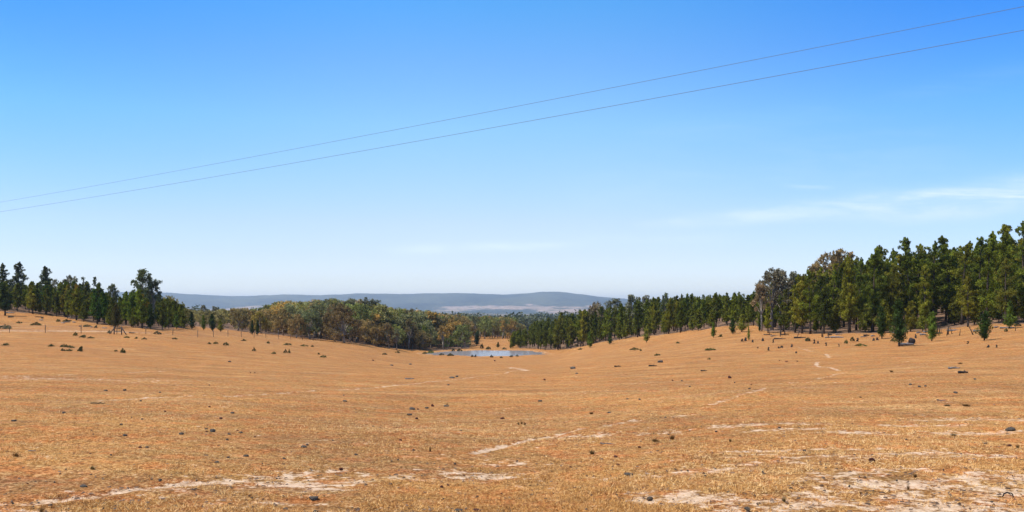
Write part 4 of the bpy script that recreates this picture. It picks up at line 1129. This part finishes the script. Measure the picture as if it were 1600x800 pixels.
# thin young stems at the foot of the right wood
def sap_mesh(seed):
    r = np.random.default_rng(seed); g = Geo()
    lean = r.normal(size=2) * 0.12
    g.tube([(0, 0, -.1), (lean[0] * .5, lean[1] * .5, .5), (lean[0], lean[1], 1.0)], [0.05, 0.035, 0.015], 5)
    for q in range(5):
        z = r.uniform(.4, .95); a = r.random() * 6.28
        g.tube([(lean[0] * z, lean[1] * z, z), (lean[0] * z + math.cos(a) * .16, lean[1] * z + math.sin(a) * .16, z + .14)], [0.018, 0.006], 3, False)
    return g.mesh('dead_sapling')
SAP = [sap_mesh(i) for i in range(4)]
for m in SAP: m.materials.append(M_BARK)
for i in range(26):
    px = random.choice([random.uniform(1186, 1300), random.uniform(1400, 1600), random.uniform(1460, 1540)])
    x, y, z = ground(px, random.uniform(523, 530) - (px > 1400) * 5 - (px > 1540) * 8)
    o = link('dead_sapling', random.choice(SAP), None, None, (x, y, z)); h = random.uniform(0.6, 1.5); o.scale = (h * 1.3, h * 1.3, h); o.rotation_euler = (0, 0, random.random() * 6)
    hs_ = 'short' if h < 0.9 else ('knee-high' if h < 1.15 else 'taller')
    tag(o, '%s thin bare sapling stem at the wood edge, %s' % (hs_, beside(px, MK_R)), 'sapling', 'sapling stems at the foot of the right wood')

# logs
def log_mesh(seed, L, rad, mat, fork=True):
    r = np.random.default_rng(seed); g = Geo(); n = 7
    pts = [(L * (q / (n - 1) - .5), r.normal() * L * .03, rad * .8 + r.normal() * L * .01) for q in range(n)]
    g.tube(pts, [rad * (1.1 - .6 * q / (n - 1)) for q in range(n)], 8)
    if fork: g.tube([pts[3], (pts[3][0] + L * .2, pts[3][1] + L * .12, rad * 2.4)], [rad * .5, rad * .15], 5)
    m = g.mesh('fallen_log'); m.materials.append(mat); return m
def log(px, py, wpx, rpx, seed, mat, rot, name, label, fork=True):
    x, y, z = ground(px, py); k = wpx / F * y
    o = link(name, log_mesh(seed, k, rpx / F * y, mat, fork), None, None, (x, y, z)); o.rotation_euler = (0, 0, R(rot)); tag(o, label, 'log')
log(1416, 539.5, 25, 2.4, 1, M_DEAD, 8, 'fallen_log', 'weathered grey log lying in the shade of the dark young cypress')
x, y, z = ground(1424, 537.5); o = link('root_ball', STONES['grey'][1].copy(), None, None, (x, y, z + .25)); o.data.materials.clear(); o.data.materials.append(M_DARKWOOD); o.scale = (.42, .4, .42)
tag(o, 'black upturned root ball at the right end of the shaded log', 'root ball')
log(1491, 577, 17, 1.5, 2, M_DEAD, -12, 'fallen_log', 'pale grey log in the open at the right, above a black one')
log(1505, 584, 15, 2.2, 3, M_DARKWOOD, 4, 'fallen_log', 'short black charred log at the right, below a pale one')
log(1471, 626, 15, 0.9, 4, M_DEAD, 0, 'fallen_branch', 'straight pale stick lying in the grass at right', False)
log(153, 631, 22, 1.1, 5, M_DARKWOOD, 3, 'fallen_branch', 'long thin dark branch lying in the left field')
log(950, 692, 24, 1.0, 6, M_DEAD, -14, 'fallen_branch', 'grey slanting stick left of the tall dark weed', False)
log(925, 573, 0.1, .1, 7, M_DEAD, 0, 'fallen_branch', 'x') if False else None
log(1362, 768, 14, 0.9, 8, M_DARKWOOD, -30, 'fallen_branch', 'crooked dark twig on the bare soil at the bottom right')
log(640, 594, 14, 1.1, 9, M_DEAD, 3, 'fallen_branch', 'low brown branch in the field below the pond')
log(1020, 573, 13, 1.2, 10, M_DARKWOOD, 5, 'fallen_branch', 'dark branch below the pale grey stone on the slope')
log(1100, 580, 10, 1.0, 11, M_DARKWOOD, -5, 'fallen_branch', 'short dark branch on the right slope')
log(965, 573, 10, 1.0, 12, M_DARKWOOD, 5, 'fallen_branch', 'short brown branch right of the slanting stone')
log(50, 706, 12, 1.0, 13, M_DEAD, 0, 'fallen_branch', 'short grey stick in the left foreground', False)
for i in range(26):
    px = random.uniform(1190, 1600); py = random.uniform(522, 529) - (px > 1400) * 5 - (px > 1540) * 9
    log(px, py, random.uniform(7, 20), random.uniform(.7, 1.5), 100 + i, random.choice([M_DARKWOOD, M_DEAD, M_DEAD]), random.uniform(-40, 40), 'fallen_branch', '')
    o = C.objects[-1]; o['label'] = 'fallen branch at the wood edge, ' + beside(px, MK_R); o['group'] = 'fallen branches along the right wood edge'
for i in range(18):
    px = random.uniform(12, 215); py = float(np.interp(px, [0, 60, 100, 150, 215], [484, 488, 493, 503, 515])) + random.uniform(0, 12)
    log(px, py, random.uniform(5, 14), random.uniform(.6, 1.2), 140 + i, random.choice([M_DARKWOOD, M_DEAD, M_DEAD]), random.uniform(-40, 40), 'fallen_branch', '')
    o = C.objects[-1]; o['label'] = 'fallen branch on the slope behind the fence, ' + beside(px, MK_L); o['group'] = 'fallen branches on the left slope'
# arched root on the bare soil
g = Geo(); x, y, z = ground(1575, 777); q = 18 / F * y
g.tube([(-q / 2, 0, -.02), (-q * .3, .01, q * .16), (0, .02, q * .24), (q * .35, .01, q * .2), (q / 2, 0, -.01)], [q * .045, q * .06, q * .07, q * .05, q * .04], 7)
g.tube([(q * .1, .02, q * .22), (q * .2, -.08, -.01)], [q * .04, q * .02], 5)
tag(link('arched_root', g.mesh('arched_root'), M_DARKWOOD, None, (x, y, z)), 'dark arched root on the pale bare soil at the bottom right corner', 'root')

# ------------------------------------------------------------------ fence with braced posts at left
def post_mesh(h, r0):
    g = Geo(); g.tube([(0, 0, -.2), (0, 0, h * .5), (.01, 0, h)], [r0, r0 * .95, r0 * .9], 7); return g.mesh('post')
fr = bpy.data.objects.new('wire_fence', None); C.objects.link(fr); tag(fr, 'wire fence with a braced pair of thick posts along the dirt road at left', 'fence')
fl = [(-125.0, 115.0), (-58.5, 119.0), (-52.0, 133.0), (-49, 160.0), (-44, 178)]
def along(pts, step):
    out = []; 
    for a, b in zip(pts[:-1], pts[1:]):
        d = math.hypot(b[0] - a[0], b[1] - a[1]); n = max(1, round(d / step))
        out += [(a[0] + (b[0] - a[0]) * q / n, a[1] + (b[1] - a[1]) * q / n) for q in range(n)]
    return out + [pts[-1]]
fp = along(fl, 5.2)
pm = post_mesh(1.15, .055)
for i, (x, y) in enumerate(fp):
    o = link('post', pm, M_POST, fr, (x, y, gz(x, y))); o.rotation_euler = (R(random.uniform(-3, 3)), R(random.uniform(-3, 3)), 0); o.scale = (1, 1, random.uniform(.9, 1.15))
for hgt in (.25, .5, .75, 1.0):
    g = Geo(); g.tube([(x, y, gz(x, y) + hgt) for x, y in fp], .008, 4, False); link('wire', g.mesh('wire'), M_WIRE, fr)
bx, by = -58.3, 118.7
p1 = (bx, by); p2 = (bx + 1.25 + .0, by + .3)
big = post_mesh(1.2, .11)
for (x, y) in ((bx - .45, by), (bx + .6, by + .1)):
    link('strainer_post', big, M_POST, fr, (x, y, gz(x, y)))
g = Geo(); g.tube([(bx - .45, by, gz(bx, by) + .95), (bx - 1.15, by, gz(bx - 1.15, by) - .05)], .07, 6); link('brace', g.mesh('brace'), M_POST, fr)
g = Geo(); g.tube([(bx + .6, by + .1, gz(bx, by) + 1.0), (bx + 1.3, by + .2, gz(bx + 1.3, by) - .05)], .07, 6); link('brace', g.mesh('brace'), M_POST, fr)
g = Geo(); g.tube([(bx - .45, by, gz(bx, by) + .95), (bx + .6, by + .1, gz(bx, by) + .95)], .05, 6); link('rail', g.mesh('rail'), M_POST, fr)

# ------------------------------------------------------------------ power lines
def wire_line(a, b, sag, label):
    a = Vector(a); b = Vector(b); g = Geo(); pts = []
    for q in np.linspace(-0.55, 1.6, 90):
        p = a.lerp(b, q); p.z -= sag * 4 * q * (1 - q); pts.append(tuple(p))
    g.tube(pts, 0.0078, 5, False)
    o = link('power_line', g.mesh('power_line'), M_CABLE); tag(o, label, 'power line', 'power lines crossing the sky'); return o
M_CABLE, _t, _b, _o = material('aluminium_conductor'); _b.inputs['Base Color'].default_value = col(0.13, 0.165, 0.22); _b.inputs['Roughness'].default_value = 0.6
def P3(px, py, Y): return ((px - 800) / F * Y, Y, (HZ - py) / F * Y)
wire_line(P3(0, 316, 65.7), P3(1600, 10, 22.9), 0.16, 'upper thin grey power line slanting across the whole sky')
wire_line(P3(0, 331, 60), P3(1600, 47, 21), 0.16, 'lower thin grey power line slanting across the whole sky')

# ------------------------------------------------------------------ dry grass
def grass():
    r = np.random.default_rng(5)
    N = 125000
    py = 575 + 250 * r.random(N) ** 0.8
    px = r.uniform(-160, 1760, N)
    d = (py - HZ)
    Y = 1.7 / (d / F - 0.030)            # rough depth, then set on the ground
    Y = np.clip(Y, 6.0, 60)
    Y *= np.exp(r.normal(size=N) * 0.08)
    X = (px - 800) / F * Y
    dens = vnoise(X / 2.9, Y / 2.9, 1) * 0.9 + vnoise(X / 1.1, Y / 1.1, 2) * 0.9 + vnoise(X / 0.45, Y / 0.45, 3) * 0.8
    ri = np.clip(np.searchsorted(rowY, Y), 0, len(rowY) - 1); ci = np.clip(np.searchsorted(uu, X / (Y + 8.0)), 0, len(uu) - 1)
    bb = bare[ri, ci]
    keep = (dens > -0.10 - 0.2 * r.random(N)) & (r.random(N) > np.clip((bb - 0.2) * 2.6, 0, 0.92))
    X, Y = X[keep], Y[keep]; N = len(X)
    Z = height(X, Y)
    nb = 5
    a = r.random((N, nb)) * 6.283; q = r.random((N, nb)) * 0.035
    hN = (0.010 + 0.034 * r.random((N, 1)) ** 2.4) * np.clip(0.95 + 0.9 * vnoise(X / 1.9, Y / 1.9, 4), 0.5, 1.5)[:, None]
    L = hN * r.uniform(0.6, 1.3, (N, nb)); ln = r.uniform(0.3, 2.0, (N, nb))
    bx = X[:, None] + np.cos(a) * q; by = Y[:, None] + np.sin(a) * q; bz = np.repeat(Z[:, None], nb, 1) - 0.005
    wd = 0.0035 * (0.7 + 0.03 * Y[:, None])
    ca = r.random((N, nb)) * 6.283
    ex, ey = np.cos(ca) * wd, np.sin(ca) * wd
    tx = bx + np.cos(a) * ln * L; ty = by + np.sin(a) * ln * L; tz = bz + L
    V = np.stack([np.stack([bx - ex, by - ey, bz], -1), np.stack([bx + ex, by + ey, bz], -1), np.stack([tx, ty, tz], -1)], 2).reshape(-1, 3)
    me = mesh_np('dry_grass', V, tris=np.arange(len(V)).reshape(-1, 3))
    t_ = np.repeat(r.random(N), nb) * .5 + r.random(N * nb) * .45 + np.repeat(vnoise(X / 3.5, Y / 3.5, 0), nb) * .35 + 0.08
    a_ = me.attributes.new('tint', 'FLOAT', 'FACE'); a_.data.foreach_set('value', t_.astype(np.float32))
    m, t, b, o = material('straw')
    at = t.n('ShaderNodeAttribute', attribute_name='tint').outputs['Fac']
    rp = t.n('ShaderNodeValToRGB'); t.l.new(at, rp.inputs[0])
    el = rp.color_ramp.elements; el[0].color = col(0.19, 0.088, 0.032); el[1].color = col(0.86, 0.60, 0.29)
    e = el.new(0.45); e.color = col(0.56, 0.272, 0.07)
    t.l.new(rp.outputs[0], b.inputs['Base Color'])
    o = link('dry_grass', me, m); o['kind'] = 'stuff'; o['label'] = 'short dry straw-coloured grass over the whole pasture'
grass()

def chips():
    r = np.random.default_rng(21); N = 5200
    py = 590 + 225 * r.random(N) ** 0.9; px = r.uniform(-100, 1700, N)
    Y = np.clip(1.7 / ((py - HZ) / F - 0.030), 6.5, 60); X = (px - 800) / F * Y
    ri = np.clip(np.searchsorted(rowY, Y), 0, len(rowY) - 1); ci = np.clip(np.searchsorted(uu, X / (Y + 8.0)), 0, len(uu) - 1)
    k = (bare[ri, ci] > 0.3) | (r.random(N) < 0.45 + 0.8 * vnoise(X / 4, Y / 4, 1))
    X, Y = X[k], Y[k]; N = len(X); Z = height(X, Y)
    L = 0.006 + 0.024 * r.random(N) ** 2; a = r.random(N) * 6.28
    ca, sa = np.cos(a), np.sin(a)
    loc = np.array([[-1, -.3, -.1], [1, -.35, -.1], [.9, .4, -.1], [-.8, .35, -.1], [-.5, 0, .45], [.6, .05, .35]])
    P = loc[None] * L[:, None, None] * r.uniform(.7, 1.3, (N, 6, 1))
    x = P[..., 0] * ca[:, None] - P[..., 1] * sa[:, None] + X[:, None]; y = P[..., 0] * sa[:, None] + P[..., 1] * ca[:, None] + Y[:, None]; z = P[..., 2] + Z[:, None]
    V = np.stack([x, y, z], -1).reshape(-1, 3)
    q = np.array([[0, 1, 5, 4], [1, 2, 5, 5], [2, 3, 4, 5], [3, 0, 4, 4]]); tr = np.array([[0, 1, 5], [0, 5, 4], [1, 2, 5], [2, 3, 4], [2, 4, 5], [3, 0, 4]])
    T = (tr[None] + 6 * np.arange(N)[:, None, None]).reshape(-1, 3)
    o = link('litter', mesh_np('litter', V, tris=T), plain_mat('litter_bits', (0.03, 0.018, 0.012), (0.20, 0.13, 0.09), 3)); o['kind'] = 'stuff'; o['label'] = 'small dark bits of bark, dung and grit over the dry paddock'
chips()

# ------------------------------------------------------------------ haze
import bmesh
bm = bmesh.new(); bmesh.ops.create_cube(bm, size=1)
zlo, zhi = -50.0, 190.0
for v in bm.verts:
    v.co = (v.co.x * 29000, -80 if v.co.y < 0 else 14400, zlo if v.co.z < 0 else zhi)
hme = bpy.data.meshes.new('haze'); bm.to_mesh(hme); bm.free()
mhz = bpy.data.materials.new('haze'); mhz.use_nodes = True; mhz.node_tree.nodes.clear()
t = NT(mhz.node_tree); pv_ = t.n('ShaderNodeVolumePrincipled'); ov = t.n('ShaderNodeOutputMaterial'); t.l.new(pv_.outputs[0], ov.inputs['Volume'])
pv_.inputs['Color'].default_value = col(0.72, 0.85, 1.0); pv_.inputs['Density'].default_value = 0.00009; pv_.inputs['Anisotropy'].default_value = 0.2
hz_o = link('haze', hme, mhz); hz_o['kind'] = 'stuff'
S.cycles.volume_max_steps = 64
bpy.context.view_layer.update()
